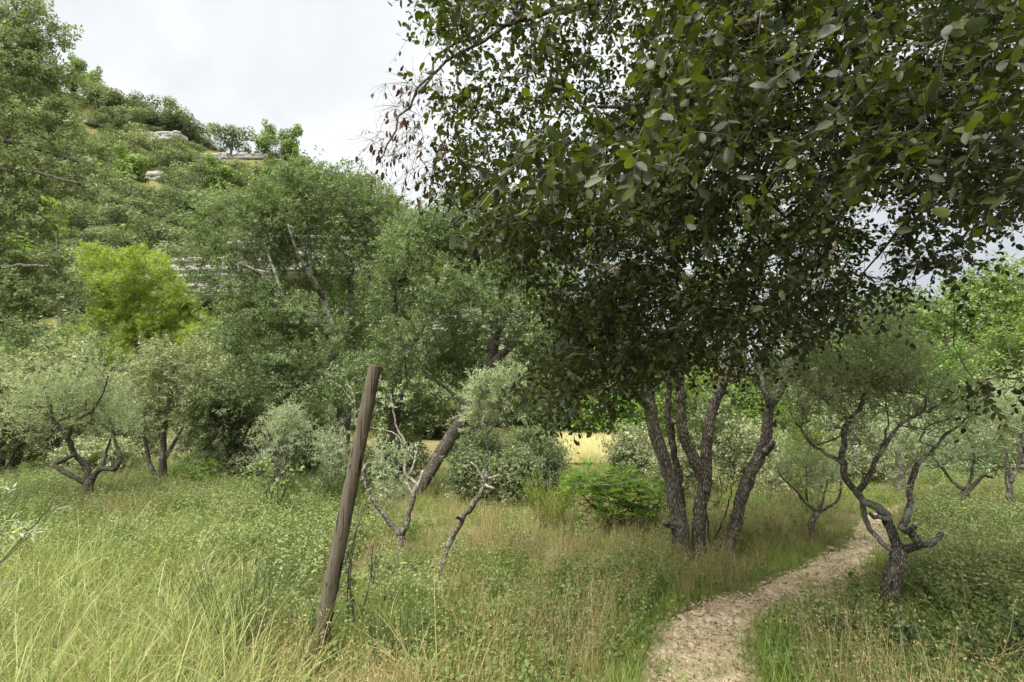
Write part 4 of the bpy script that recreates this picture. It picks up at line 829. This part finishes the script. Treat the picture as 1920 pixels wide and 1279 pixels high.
# ------------------------------------------------------------------ bushes and background trees
def bush(name, label, cat, px, top, wpx, d, mat, seed, leaf=None, n_t=170, stems=4, base_py=None, asp=.5, group=None, sub=6, nl=9, shoot=None, fill=.95, bark='bark_oak', tall=False):
    q = np.random.default_rng(seed); b = P(px, 800, d); b[2] = gz(b[0], d) if d < 30 else 0.0
    z1 = P(px, top, d)[2]; H = z1 - b[2]; W = wpx / F_PX * d / 2; leaf = leaf or .0055 * d; limbs = []
    zb = .35 * H if tall else .12 * H
    for i in range(stems):
        a = q.uniform(0, 6.283); e = b + [math.cos(a) * W * .5, math.sin(a) * W * .5, H * q.uniform(.55, .85)]; m = b * .55 + e * .45 + q.normal(0, W * .08, 3)
        limbs.append(([b + [math.cos(a) * .08, math.sin(a) * .08, -.1], m, e], .035 * H * (.6 if i else 1), .008 * H, 'trunk' if i == 0 else 'stem'))
    lob = []
    for i in range(9):
        a = q.uniform(0, 6.283); rr = W * .62 * math.sqrt(q.random()); zz = zb + (H - zb) * (.22 + .6 * q.random()); s = 1 - .45 * max(0, zz / H - .5) * 2
        lob.append((b + [math.cos(a) * rr * s, math.sin(a) * rr * s, zz], np.array([W * .42, W * .42, (H - zb) * .2]) * q.uniform(.8, 1.15)))
    lob.append((b + [0, 0, zb + (H - zb) * .8], np.array([W * .45, W * .45, (H - zb) * .2]))); lob.append((b + [0, 0, zb + (H - zb) * .45], np.array([W * .8, W * .8, (H - zb) * .4])))
    return tree(name, label, cat, b, limbs, lob, seed, mat, bark=bark, n_t=n_t, sub=sub, nl=nl, leaf=leaf, asp=asp, shoot=shoot or leaf * 4, sub_r=leaf * 4, rmax=.012 * H, group=group, step=.2, rtip=.0012 * d ** .5, twig_r=.0004 * d, shell=.35)[0]
S = 'shrub'; B_ = [
    ('shrub', 'pale cream-green shrub at the frame edge behind the looping olive', S, 10, 660, 170, 12.5, 'shrub_leaf', 320),
    ('shrub', 'tall pale shrub directly behind the crown of the looping olive', S, 120, 632, 150, 14.5, 'shrub_leaf', 320),
    ('shrub', 'pale tufted shrub in front of the bright pine, above the grey many-stemmed tree', S, 385, 645, 120, 14.5, 'shrub_leaf', 280),
    ('oak_bush', 'dense rounded oak bush reaching the ground left of the silvery small olive', S, 430, 690, 170, 11.8, 'oak_pale', 420),
    ('oak_bush', 'dark oak bush in the shade under the forked oak', S, 565, 745, 190, 13.2, 'oak_pale', 380),
    ('olive_bush', 'silvery low olive with bent pale stems in front of the forked oak', S, 530, 752, 135, 9.6, 'olive_leaf', 200),
    ('olive_bush', 'little silvery olive shoot cluster left of the post top', S, 622, 790, 62, 8.8, 'olive_leaf', 90),
    ('oak_bush', 'green bush under the leaning oak trunk', S, 960, 845, 105, 9.6, 'oak_pale', 220),
    ('oak_bush', 'olive-green bush at the foot of the leaning oak beside tall grass', S, 880, 850, 110, 9.8, 'oak_pale', 200),
    ('shrub', 'pale grey-green rounded shrub at the edge of the golden meadow', S, 1190, 805, 125, 12.5, 'shrub_leaf', 260),
    ('shrub', 'pale shrub behind the rightmost trunk of the many-stemmed oak', S, 1400, 800, 130, 11.5, 'shrub_leaf', 240),
    ('shrub', 'grey-green shrub beside the young feathery pine', S, 1470, 860, 90, 10.0, 'shrub_leaf', 160),
    ('oak_bush', 'dark rounded bush seen between trunks of the many-stemmed oak', S, 1345, 760, 110, 17, 'oak_pale', 220),
    ('oak_bush', 'dark low bush in the shade beyond the stout pruned olive', S, 1830, 850, 150, 12.5, 'oak_leaf', 220),
    ('shrub', 'pale yellowish bush under the forked oak, behind the green sapling', S, 480, 835, 130, 12.0, 'shrub_leaf', 200),
    ('oak_bush', 'low dull green bush just behind the half dead olive', S, 745, 825, 130, 11.2, 'oak_pale', 220),
    ('oak_bush', 'low grey bush below the crown of the slanting olive', S, 905, 815, 120, 13.5, 'oak_pale', 220),
    ('shrub', 'low pale bush behind the trunks of the looping olive', S, 190, 830, 180, 13.0, 'shrub_leaf', 240),
    ('oak_bush', 'dark dense bush filling the space behind the looping olive', S, 60, 770, 190, 15.5, 'oak_leaf', 300),
    ('oak_bush', 'green bush closing the gap left of the grey many-stemmed tree', S, 235, 770, 150, 16.5, 'oak_pale', 260),
    ('oak_bush', 'grey-green bush in front of the meadow, left of the vivid shrub', S, 1015, 845, 100, 11.0, 'oak_pale', 180),
    ('shrub', 'small pale bush at the meadow edge, right of the rounded shrub', S, 1260, 850, 90, 10.5, 'shrub_leaf', 150),
    ('shrub', 'pale bush behind the path bend under the back row olives', S, 1590, 850, 150, 13.0, 'shrub_leaf', 200),
    ('oak_bush', 'dark bush at the foot of the bright green tree behind the many stems', S, 1430, 815, 120, 15.0, 'oak_leaf', 200),
    ('oak_bush', 'grey-green bush screening the meadow just right of the slanting olive crown', S, 1000, 812, 120, 14.0, 'oak_pale', 220),
    ('shrub', 'pale bush between the bent-stemmed silvery olive and the broom', S, 665, 840, 80, 11, 'shrub_leaf', 120),
]
for i, (nm, lb, ct, px, top, wd, d, mt, nt_) in enumerate(B_):
    bush(nm, lb, ct, px, top, wd, d, mt, 400 + i, n_t=int(nt_ * .8), asp=.22 if mt == 'olive_leaf' else .5, bark='bark_olive' if mt == 'olive_leaf' else 'bark_oak')
T_ = [
    ('green_tree', 'bright green tree filling the background behind the many-stemmed oak', 1410, 725, 150, 17, 'bright_leaf', 300),
    ('green_tree', 'fresh green tree behind the golden meadow, under the near oak branch', 1150, 745, 190, 33, 'vivid_leaf', 300),
    ('green_tree', 'mid green tree in the gap between the many-stemmed trunks', 1290, 700, 170, 27, 'bright_leaf', 260),
    ('oak_tree', 'grey-green oak in the far row behind the olives, nearest the many-stemmed oak', 1530, 640, 190, 22, 'oak_pale', 330),
    ('green_tree', 'tall light green tree rising over the olives', 1690, 560, 220, 19, 'bright_leaf', 420),
    ('green_tree', 'brightest tall green tree at the frame edge below the open sky', 1860, 495, 260, 17, 'bright_leaf', 480),
    ('green_tree', 'vivid green broad leaved tree low behind the stout pruned olive', 1770, 640, 190, 14.5, 'vivid_leaf', 360),
    ('oak_tree', 'dull green oak at the far back under the oak canopy gap', 1610, 590, 220, 28, 'oak_leaf', 330),
    ('oak_tree', 'dark oak at the far edge of the meadow behind the leaning trunk', 1010, 720, 200, 38, 'oak_leaf', 280),
    ('oak_tree', 'dull green oak behind the meadow seen under the forked oak', 800, 720, 220, 36, 'oak_pale', 280),
    ('oak_tree', 'wide green oak behind the tall pale shrub', 60, 600, 260, 22, 'oak_leaf', 330),
    ('green_tree', 'light green tree beyond the frame edge next to the cut-off olive', 2010, 540, 220, 15, 'bright_leaf', 300),
    ('green_tree', 'fresh green tree low between the tall light green tree and the brightest one', 1780, 570, 190, 22, 'vivid_leaf', 320),
    ('green_tree', 'green tree standing just behind the cut-off olive at the frame edge', 1930, 600, 200, 12.5, 'bright_leaf', 330),
    ('green_tree', 'yellowish green tree behind the nearest twisted olive crown', 1620, 680, 170, 15.5, 'bright_leaf', 260),
    ('oak_tree', 'oak in the middle distance between the bright pine and the forked oak', 420, 600, 180, 24, 'oak_leaf', 280),
]
for i, (nm, lb, px, top, wd, d, mt, nt_) in enumerate(T_): bush(nm, lb, 'tree', px, top, wd, d, mt, 450 + i, n_t=int(nt_ * .8), leaf=.0074 * d, stems=3, fill=1)

# ------------------------------------------------------------------ leafy shrubs with separate character
# pinnate bright green shrub in the centre: each leaf a row of leaflets
d = 7.6; b = P(1155, 985, d); b[2] = gz(b[0], d); q = np.random.default_rng(71)
sk = [P(1140, 930, d), P(1090, 925, d + .1), P(1200, 925, d - .1), P(1240, 940, d), P(1165, 920, d + .2)]
r = thing('sumac_shrub', 'vivid green shrub with feathered leaves left of the many-stemmed oak', 'shrub', b)
for p in sk: part('stem', r, tube(smooth_line([b + q.normal(0, .04, 3) * [1, 1, 0], b * .5 + p * .5 + q.normal(0, .04, 3), p], .1), .009, 5), MAT['twig'], True)
T, dd = lobe_points(px_lobes([(1110, 915, 52, 40), (1160, 920, 60, 42), (1210, 925, 55, 36), (1240, 945, 35, 28), (1095, 885, 28, 22), (1150, 965, 70, 22)], d), 210, q, .4)
n = 210 * 3; B = np.repeat(T, 3, 0) + q.normal(0, .06, (n, 3)); D = nrm(np.repeat(dd, 3, 0) * [1, 1, .3] + q.normal(0, .5, (n, 3)) * [1, 1, .5] + [0, 0, .15]); Ln = q.uniform(.12, .2, n)
m = 11; t = np.linspace(.2, 1, m); pos_ = (B[:, None] + D[:, None] * (Ln[:, None] * t)[..., None] + np.array([0, 0, -.04]) * (t ** 2)[None, :, None]); side = nrm(np.cross(D, [0, 0, 1.0])); sg = np.where(np.arange(m) % 2, 1, -1.0); sg[-1] = 0
ld = nrm(side[:, None] * sg[None, :, None] + D[:, None] * .45 + q.normal(0, .12, (n, m, 3))); no_ = nrm(np.array([0, 0, 1.0]) + q.normal(0, .3, (n, m, 3))); sz = np.full(n * m, .060) * q.uniform(.8, 1.2, n * m)
part('twigs', r, twigs(B, D, Ln, .0015, .2), MAT['twig'], False, 'stuff'); part('crown', r, leaves(pos_.reshape(-1, 3), ld.reshape(-1, 3), no_.reshape(-1, 3), sz, sz * .45, DIAMOND, q, np.repeat(q.random(n), m)), MAT['sumac'], False, 'stuff')

def sapling(name, label, base, tips, seed, mat, leaf, nl, n_side, r0=.006, asp=.55, shoot=.14, tpl=OVAL, leaf_parts=0, cat='sapling', spread=.75, up=.5, bark='twig'):
    """slender plant: stems, short side shoots, leaves"""
    q = np.random.default_rng(seed); root = thing(name, label, cat, base); Bs, Ds = [], []
    for tp in tips:
        l = smooth_line([np.asarray(base) + q.normal(0, .02, 3) * [1, 1, 0], np.asarray(base) * .5 + tp * .5 + q.normal(0, .035, 3), tp], .06, .003, q)
        part('stem', root, tube(l, np.linspace(r0, r0 * .35, len(l)), 5), MAT[bark], True)
        k_ = np.clip((len(l) * q.uniform(.22, 1, n_side)).astype(int), 1, len(l) - 1); Bs.append(l[k_]); Ds.append(nrm(q.normal(size=(n_side, 3)) * [1, 1, .5] + [0, 0, .45]))
    B = np.concatenate(Bs); D = np.concatenate(Ds); Ln = shoot * q.uniform(.5, 1.2, len(B))
    part('twigs', root, twigs(B, D, Ln, .0014, .1), MAT[bark], False, 'stuff')
    s = shoots(B, D, Ln, nl, leaf, asp, spread, .1, up, 0, q); part('crown', root, leaves(*s[:5], tpl, q, s[5]), MAT[mat], False, 'stuff'); return root
def gp_(px, py): return G(px, py)
def up_(b, px, py, dy=0): return P(px, py, b[1] + dy)
b = gp_(1600, 1262); sapling('oak_sapling', 'dark leaved oak seedling beside the path, front-most of the group', b, [up_(b, 1608, 1105), up_(b, 1550, 1165), up_(b, 1585, 1180, .05)], 81, 'seedling', .036, 7, 16)
b = gp_(1688, 1262); sapling('oak_sapling', 'thin oak seedling in front of the nearest olive trunk', b, [up_(b, 1680, 1165), up_(b, 1700, 1180)], 82, 'seedling', .036, 7, 16)
b = gp_(1838, 1275); sapling('oak_sapling', 'leafy oak shoots low in the near corner', b, [up_(b, 1820, 1180), up_(b, 1850, 1200), up_(b, 1800, 1235)], 83, 'seedling', .036, 7, 16)
b = gp_(1925, 1250); sapling('oak_sapling', 'oak shoots cut by the frame edge in the near corner', b, [up_(b, 1895, 1160), up_(b, 1915, 1150), up_(b, 1890, 1210)], 84, 'seedling', .036, 7, 16)
b = gp_(662, 1195); sapling('oak_sapling', 'thin bare-stemmed oak sapling right beside the wooden post', b, [up_(b, 668, 985), up_(b, 690, 930, .1), up_(b, 700, 1020, .1), up_(b, 640, 1000, .1)], 85, 'seedling', .024, 6, 12, r0=.009)
b = gp_(700, 1105); sapling('oak_sapling', 'small dark oak shoots around the feet of the half dead olive', b, [up_(b, 690, 1030), up_(b, 720, 1040), up_(b, 740, 1070), up_(b, 800, 1060)], 86, 'seedling', .024, 6, 12)
d = 7.9; b = P(518, 955, d); b[2] = gz(b[0], d); sapling('oak_sapling', 'fresh green broad leaved sapling standing in pale shrublets below the silvery low olive', b, [P(515, 855, d), P(490, 870, d), P(560, 865, d), P(540, 890, d), P(500, 895, d)], 87, 'bright_leaf', .060, 6, 9, r0=.012, shoot=.26)
d = 10; b = P(365, 930, d); b[2] = gz(b[0], d); sapling('green_shrub', 'vivid green low shrub between the grey many-stemmed tree and oak bush', b, [P(340, 860, d), P(370, 850, d), P(395, 870, d), P(330, 885, d), P(410, 900, d)], 88, 'vivid_leaf', .07, 8, 14, shoot=.22, tpl=DIAMOND, cat='shrub')
b = np.array([-3.55, 2.95, 0.]); b[2] = gz(b[0], b[1]); sapling('olive_shoot', 'grey olive shoots leaning in at the frame edge over long grass', b, [P(100, 945, 3.2), P(40, 920, 3.3), P(10, 985, 3.0), P(60, 1000, 3.1)], 89, 'olive_leaf', .042, 11, 14, r0=.007, asp=.24, shoot=.18, tpl=DIAMOND, spread=.55)

# rushes and broom in the near grass
for i, (px, py, h, n, lb) in enumerate([(455, 1262, 200, 150, 'dark green rush clump in long grass left of the post'), (575, 1250, 120, 80, 'short rush clump against the foot of the post'), (735, 1250, 120, 120, 'grey-green broom tuft just right of the post foot'), (1060, 1235, 90, 80, 'grey wispy broom tuft in the middle of the near grass')]):
    b = G(px, py); q = np.random.default_rng(90 + i); H = h / F_PX * b[1]; r = thing('rush_clump', lb, 'rush', b); a = q.uniform(0, 6.283, n)
    B = b + np.stack([np.cos(a), np.sin(a), np.zeros(n)], 1) * (.11 * np.sqrt(q.random(n)))[:, None]; D = nrm(np.stack([np.cos(a) * .3, np.sin(a) * .3, np.ones(n)], 1) + q.normal(0, .2, (n, 3))); Ln = H * q.uniform(.35, 1.2, n)
    B2 = B + D * (Ln * q.uniform(.3, .7, n))[:, None]; D2 = nrm(D + q.normal(0, .22, (n, 3)))
    V, T, _ = cat_vt([twigs(B, D, Ln, .0025, .06, 4), twigs(B2, D2, Ln * .4, .0018, .05, 3)]); rn = np.concatenate([np.repeat(q.random(n), 12), np.repeat(q.random(n), 9)])
    part('stems', r, (V, T, {'rnd': rn, 'clump': rn}), MAT['rush_stem'], False, 'stuff')

# ------------------------------------------------------------------ wooden post, wire
b = G(592, 1252); tp = P(703, 688, b[1] + .05); ax = nrm(tp - b); ln = np.linalg.norm(tp - b)
q = np.random.default_rng(5); r = thing('wooden_post', 'leaning round weathered wooden post in the foreground grass', 'post', b)
l = np.array([b + ax * (ln * t - (.25 if t == 0 else 0)) for t in np.linspace(0, 1, 40)]); rad = np.linspace(.051, .0445, 40); V, T = tube(l, rad, 28, .010, False, 4)
pm = part('shaft', r, (V, T), MAT['post_wood'], True)
e1 = nrm(np.cross(ax, [0, 1, 0])); e2 = np.cross(ax, e1); rg = np.linspace(0, 6.283, 28, endpoint=False)
ringa = [(1.0, -.002), (.985, .006), (.93, .010), (.5, .008)]; V = []
for s, z in ringa: V += [tp + ax * z + (math.cos(a) * e1 + math.sin(a) * e2) * .0447 * s for a in rg]
V.append(tp + ax * .009); T = []
for m in range(3):
    for j in range(28): j2 = (j + 1) % 28; T += [[m * 28 + j, m * 28 + j2, (m + 1) * 28 + j2], [m * 28 + j, (m + 1) * 28 + j2, (m + 1) * 28 + j]]
T += [[84 + j, 84 + (j + 1) % 28, 112] for j in range(28)]
part('end_grain', r, (np.array(V), np.array(T)), MAT['post_wood'], False)
d0, d1, d2 = 5.05, 7.3, 5.9
wl = smooth_line([P(912, 893, d0), P(960, 897, 5.6), P(1050, 906, 6.6), P(1130, 909, d1), P(1200, 900, 6.6), P(1256, 884, d2)], .1)
o = obj('fence_wire', tri_mesh('fence_wire', *tube(wl - wl[0], .0022, 4), MAT['wire'], True), None, wl[0]); tag(o, 'thin slack wire strung from the slanting olive to the many-stemmed oak', 'wire')
b = G(606, 1222); V, T = stone_mesh(33, .6); o = obj('white_stone', tri_mesh('white_stone', V * .028, T, MAT['white_tag']), None, b + [.035, -.04, .05]); tag(o, 'small white stone lying against the post foot', 'stone')

# ================================================================== NEAR OAK overhead
q = np.random.default_rng(777); b = np.array([5.3, 2.6, 0.0]); b[2] = gz(b[0], b[1])
root = thing('oak_tree', 'near oak whose dark leafy branches hang over the top of the picture', 'tree', b); sk = Skeleton(q)
hl = [([b - [0, 0, .2], b + [-.1, 0, 1.0], b + [-.35, .1, 2.0], b + [-.6, .2, 3.0]], .24, .16),
      ([b + [-.45, .1, 2.3], P(2000, 100, 3.3), P(1897, 118, 3.2), P(1760, 135, 3.1), P(1600, 152, 3.0), P(1459, 152, 2.9), P(1330, 172, 2.8), P(1240, 186, 2.8), P(1120, 200, 2.7)], .075, .010),
      ([b + [-.6, .2, 2.9], P(1800, -160, 3.6), P(1500, -130, 3.4), P(1250, -40, 3.2), P(1130, 0, 3.1), P(1000, 30, 3.0), P(900, 60, 2.9), P(830, 100, 2.85), P(790, 170, 2.8)], .085, .006),
      ([P(1621, 150, 3.0), P(1560, 190, 3.3), P(1490, 265, 3.7), P(1440, 360, 4.0), P(1400, 470, 4.2), P(1370, 570, 4.3)], .036, .008),
      ([P(1240, 184, 2.8), P(1180, 230, 3.0), P(1120, 270, 3.2), P(1060, 330, 3.3), P(960, 390, 3.4)], .022, .006),
      ([P(1130, 0, 3.1), P(1060, 20, 3.1), P(960, 45, 3.0), P(880, 90, 3.0), P(800, 150, 3.0), P(740, 240, 3.0), P(705, 310, 3.0)], .022, .004),
      ([P(1760, 135, 3.1), P(1700, 260, 3.5), P(1620, 340, 3.9), P(1560, 430, 4.2), P(1545, 560, 4.4)], .034, .007),
      ([P(1897, 118, 3.2), P(1850, 240, 3.4), P(1790, 340, 3.7), P(1700, 420, 4.0), P(1620, 510, 4.2)], .032, .006),
      ([b + [-.45, .1, 2.0], P(2000, 330, 3.6), P(1900, 390, 3.7), P(1800, 450, 3.9), P(1720, 500, 4.0)], .04, .006),
      ([b + [-.4, .1, 1.9], P(2050, 640, 3.4), P(1960, 690, 3.3), P(1880, 712, 3.2), P(1835, 718, 3.2)], .02, .004),
      ([P(1400, 470, 4.2), P(1300, 540, 4.2), P(1200, 620, 4.1), P(1110, 680, 4.0), P(1030, 740, 4.0)], .018, .004),
      ([P(1490, 265, 3.7), P(1380, 330, 3.6), P(1260, 420, 3.6), P(1150, 500, 3.7), P(1060, 560, 3.8)], .024, .005),
      ([P(1500, -130, 3.4), P(1450, 0, 2.3), P(1350, 60, 1.8), P(1250, 70, 1.55)], .024, .005),
      ([b + [-.6, .2, 2.9], b + [-2.2, -.6, 4.2], b + [-4.2, -1.0, 5.0]], .10, .03), ([b + [-.6, .2, 3.0], b + [.4, -.9, 4.4], b + [1.2, -1.6, 5.6]], .10, .03), ([b + [-.6, .2, 3.0], b + [.2, .2, 4.6], b + [.6, 0, 6.0]], .11, .04), ([b + [-.6, .2, 2.8], b + [-1.5, -1.6, 3.8], b + [-3.2, -3.0, 4.4]], .09, .03)]
for i, (pts, r0, r1) in enumerate(hl):
    l, rr = sk.hand(pts, r0, r1, step=.08 if i else .12, jit=.012 if i else .01); part('trunk' if i == 0 else 'limb', root, tube(l, rr, 10 if r0 > .03 else 6, .1, True, i), MAT['bark_oak'], True)
def inpoly(x, y, poly):
    c = np.zeros(len(x), bool); n = len(poly); j = n - 1
    for i in range(n):
        xi, yi = poly[i]; xj, yj = poly[j]; c ^= ((yi > y) != (yj > y)) & (x < (xj - xi) * (y - yi) / (yj - yi + 1e-9) + xi); j = i
    return c
CAN = [(770, -60), (800, 40), (850, 120), (830, 210), (815, 300), (850, 380), (920, 440), (990, 520), (1040, 590), (1010, 680), (1000, 760), (1040, 800), (1130, 790), (1210, 720), (1330, 690), (1470, 670), (1560, 620), (1650, 580), (1740, 540), (1790, 500), (1840, 430), (1890, 400), (1990, 380), (1990, -60)]
n = 9000; x = q.uniform(760, 1990, n); y = q.uniform(-60, 800, n)
# branches hang in layers: some windows stay open
hole = .85 * np.exp(-(((x - 1640) / 90) ** 2 + ((y - 395) / 70) ** 2)) + .6 * np.exp(-(((x - 1800) / 110) ** 2 + ((y - 440) / 60) ** 2)) + .6 * np.exp(-(((x - 1640) / 60) ** 2 + ((y - 510) / 50) ** 2)) + .7 * np.exp(-(((x - 1725) / 30) ** 2 + ((y - 85) / 40) ** 2)) \
    + .5 * np.exp(-(((x - 930) / 70) ** 2 + ((y - 120) / 80) ** 2)) + .35 * np.exp(-(((x - 900) / 60) ** 2 + ((y - 280) / 60) ** 2))
nc = 330; cx_ = q.uniform(790, 1990, nc); cy_ = q.uniform(-50, 790, nc); ci_ = q.integers(0, nc, n); g1, g2 = q.normal(0, 1, n), q.normal(0, 1, n)
xc = cx_[ci_] - g1 * 46 + g2 * 16; yc = cy_[ci_] + g1 * 26 + g2 * 18; cl_ = q.random(n) < .8; x = np.where(cl_, xc, x); y = np.where(cl_, yc, y); dcl = q.uniform(0, 1, nc)[ci_]
hole = .9 * np.exp(-(((x - 1640) / 80) ** 2 + ((y - 395) / 60) ** 2)) + .6 * np.exp(-(((x - 1810) / 100) ** 2 + ((y - 450) / 50) ** 2)) + .5 * np.exp(-(((x - 1640) / 50) ** 2 + ((y - 510) / 40) ** 2)) + .8 * np.exp(-(((x - 1725) / 26) ** 2 + ((y - 85) / 36) ** 2)) + .55 * np.exp(-(((x - 920) / 60) ** 2 + ((y - 110) / 80) ** 2)) + .4 * np.exp(-(((x - 880) / 50) ** 2 + ((y - 280) / 60) ** 2))
kk = inpoly(x, y, CAN) & (q.random(n) > np.clip(hole, 0, .95)); x, y, dcl = x[kk], y[kk], dcl[kk]; n = len(x)
dep = np.where(q.random(n) < .75, 2.3 + dcl * 2.3 + q.normal(0, .15, n), 2.6 + 2.2 * q.random(n)); dep += ss(200, 650, y) * .7; nearm = (q.random(n) < .06) & (y < 330) & (x > 1000); dep = np.where(nearm, q.uniform(1.35, 2.1, n), dep)
n1 = min(n, 2650); x = np.concatenate([x[:n1], q.uniform(1020, 1560, 90)]); y = np.concatenate([y[:n1], 470 + 215 * q.random(90) - np.maximum(0, x[n1:] - 1380) * .35]); dep = np.concatenate([dep[:n1], q.uniform(3.0, 4.7, 90)]); n1 = len(x); ex_ = q.uniform(1200, 1960, 520); ey_ = q.uniform(-30, 400, 520); kk = (q.random(520) > 1.4 * np.exp(-(((ex_ - 1660) / 110) ** 2 + ((ey_ - 390) / 90) ** 2))) & (ey_ < 420 - np.maximum(0, ex_ - 1700) * .25)
x = np.concatenate([x, ex_[kk]]); y = np.concatenate([y, ey_[kk]]); dep = np.concatenate([dep, q.uniform(2.5, 4.6, int(kk.sum()))]); n1 = len(x)
T1 = np.array([P(a, c, e) for a, c, e in zip(x, y, dep)])
T2, _ = lobe_points([(b + [-2.6, -.9, 4.8], np.array([1.7, 1.2, .8])), (b + [.8, -.6, 5.4], np.array([1.9, 1.8, 1.2])), (b + [-3.8, .3, 4.6], np.array([1.4, 1.2, .7])), (b + [1.2, 0, 4.0], np.array([1.5, 1.5, 1.3])), (b + [-3.6, -.2, 4.4], np.array([1.5, 1.0, .6])), (b + [-3.0, -1.2, 5.6], np.array([2.0, 1.2, .8]))], 440, q)  # T2: upper crown out of view, added to shade the branches below
T3 = np.array([P(a, c, e) for a, c, e in [(1850, 712, 3.2), (1880, 705, 3.2), (1900, 725, 3.25), (1870, 728, 3.3), (1935, 715, 3.3), (1850, 745, 3.2)]])
# dead brown sprays at the branch ends on the left
n4 = 75; x4 = q.uniform(690, 830, n4); y4 = 90 + q.random(n4) * 260; kk = (x4 > 690 + np.abs(y4 - 250) * .35 + (y4 < 150) * 20) & ~((x4 > 770) & (y4 < 120)); x4, y4 = x4[kk], y4[kk]
T4 = np.array([P(a, c, e) for a, c, e in zip(x4, y4, q.uniform(2.6, 3.2, len(x4)))])
TT = np.concatenate([T1, T2, T3, T4]); tips = sk.grow(TT, step=.12, bend=.4, jit=.03); sk.radii(.0022, .035, .45)
part('branches', root, sk.branch_tubes(), MAT['bark_oak'], True, 'stuff')
pp = np.array(sk.p); dirs = nrm(pp[tips] - pp[[sk.par[i] for i in tips]])
def sprays(idx, sub, Lr, nl, leaf, drp, s0):
    B = np.repeat(pp[tips[idx]], sub, 0); D = nrm(np.repeat(dirs[idx], sub, 0) * .7 + q.normal(0, .5, (len(B), 3)) + [0, 0, -.12]); Ln = q.uniform(*Lr, len(B))
    return B, D, Ln, shoots(B, D, Ln, nl, leaf, .56, .6, drp, .5, .2, q, s0, .5)
nl = 9; i1 = np.concatenate([np.arange(n1), np.arange(n1 + 440, n1 + 446)]); B1, D1, L1, s1 = sprays(i1, 3, (.14, .34), nl, .042, .35, .05)
i2 = np.arange(n1, n1 + 440); B2, D2, L2, s2 = sprays(i2, 5, (.2, .45), 8, .075, .2, .1)
i4 = np.arange(n1 + 446, len(TT)); B4, D4, L4, s4 = sprays(i4, 2, (.10, .22), 5, .036, .3, .3)
s4 = list(s4); s4[1] = nrm(s4[1] * .35 + np.array([0, 0, -1.0]) + q.normal(0, .15, s4[1].shape)); s4[2] = nrm(q.normal(size=s4[2].shape))
Bx = pp[tips[i4]].repeat(4, 0); Dx = nrm(q.normal(0, .55, Bx.shape) + np.array([-.55, 0, -.25])); Lx = q.uniform(.12, .3, len(Bx))
part('twigs', root, cat_vt([twigs(B1, D1, L1, .0016, .25), twigs(B2[::2], D2[::2], L2[::2], .003, .2, 2), twigs(B4, D4, L4, .0013, .3), twigs(Bx, Dx, Lx, .0011, .3, 4)]), MAT['twig'], False, 'stuff')
# the leaves that show largest are objects of their own, the rest one mass
_, _, zz = 0, 0, (s1[0] - np.array([0, 0, CAM_H])) @ FW; v = s1[0] - np.array([0, 0, CAM_H]); X = CX + F_PX * (v @ RT) / zz; Y = CY - F_PX * (v @ UP) / zz
facing = np.abs((nrm(s1[2]) * nrm(-v)).sum(1)) + .25; big = s1[3] / zz * facing * ((X > 10) & (X < 1910) & (Y > 5) & (Y < 800)); order = np.argsort(-big); sel, rest = order[:300], order[300:]
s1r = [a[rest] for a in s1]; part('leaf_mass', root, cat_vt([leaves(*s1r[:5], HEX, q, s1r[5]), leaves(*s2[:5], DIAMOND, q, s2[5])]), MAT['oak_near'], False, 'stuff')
def unit_leaf(name, mat, r, seed):
    qq = np.random.default_rng(seed); V = OVAL[0].copy(); V[:, 1] *= 1 + .08 * qq.normal(size=len(V)); V[:, 2] += .03 * qq.normal(size=len(V)) + .12 * qq.normal() * V[:, 0] ** 2; m = len(V)
    return tri_mesh(name, V, OVAL[1], MAT[mat], True, {'rnd': np.full(m, r), 'clump': np.full(m, r)})
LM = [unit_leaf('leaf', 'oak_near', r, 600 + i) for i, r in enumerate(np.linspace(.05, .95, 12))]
def leaf_obj(name, me, p, D, N_, ln_, wd):
    S_ = np.cross(N_, D); S_ /= np.linalg.norm(S_); N_ = np.cross(D, S_); o = obj(name, me, root); m = np.eye(4); m[:3, 0] = D * ln_; m[:3, 1] = S_ * wd; m[:3, 2] = N_ * ln_; m[:3, 3] = p - np.array(root.location); o.matrix_local = Matrix(m.tolist())
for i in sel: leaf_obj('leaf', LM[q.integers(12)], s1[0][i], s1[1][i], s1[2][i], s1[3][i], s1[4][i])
DM = [unit_leaf('dead_leaf', 'dead_leaf', r, 640 + i) for i, r in enumerate((.1, .4, .6, .9))]
k4 = q.permutation(len(s4[0]))
for i in k4[:260]: leaf_obj('dead_leaf', DM[q.integers(4)], s4[0][i], s4[1][i], s4[2][i], s4[3][i], s4[4][i] * .75)
print('tris', sum(len(m.polygons) for m in bpy.data.meshes))
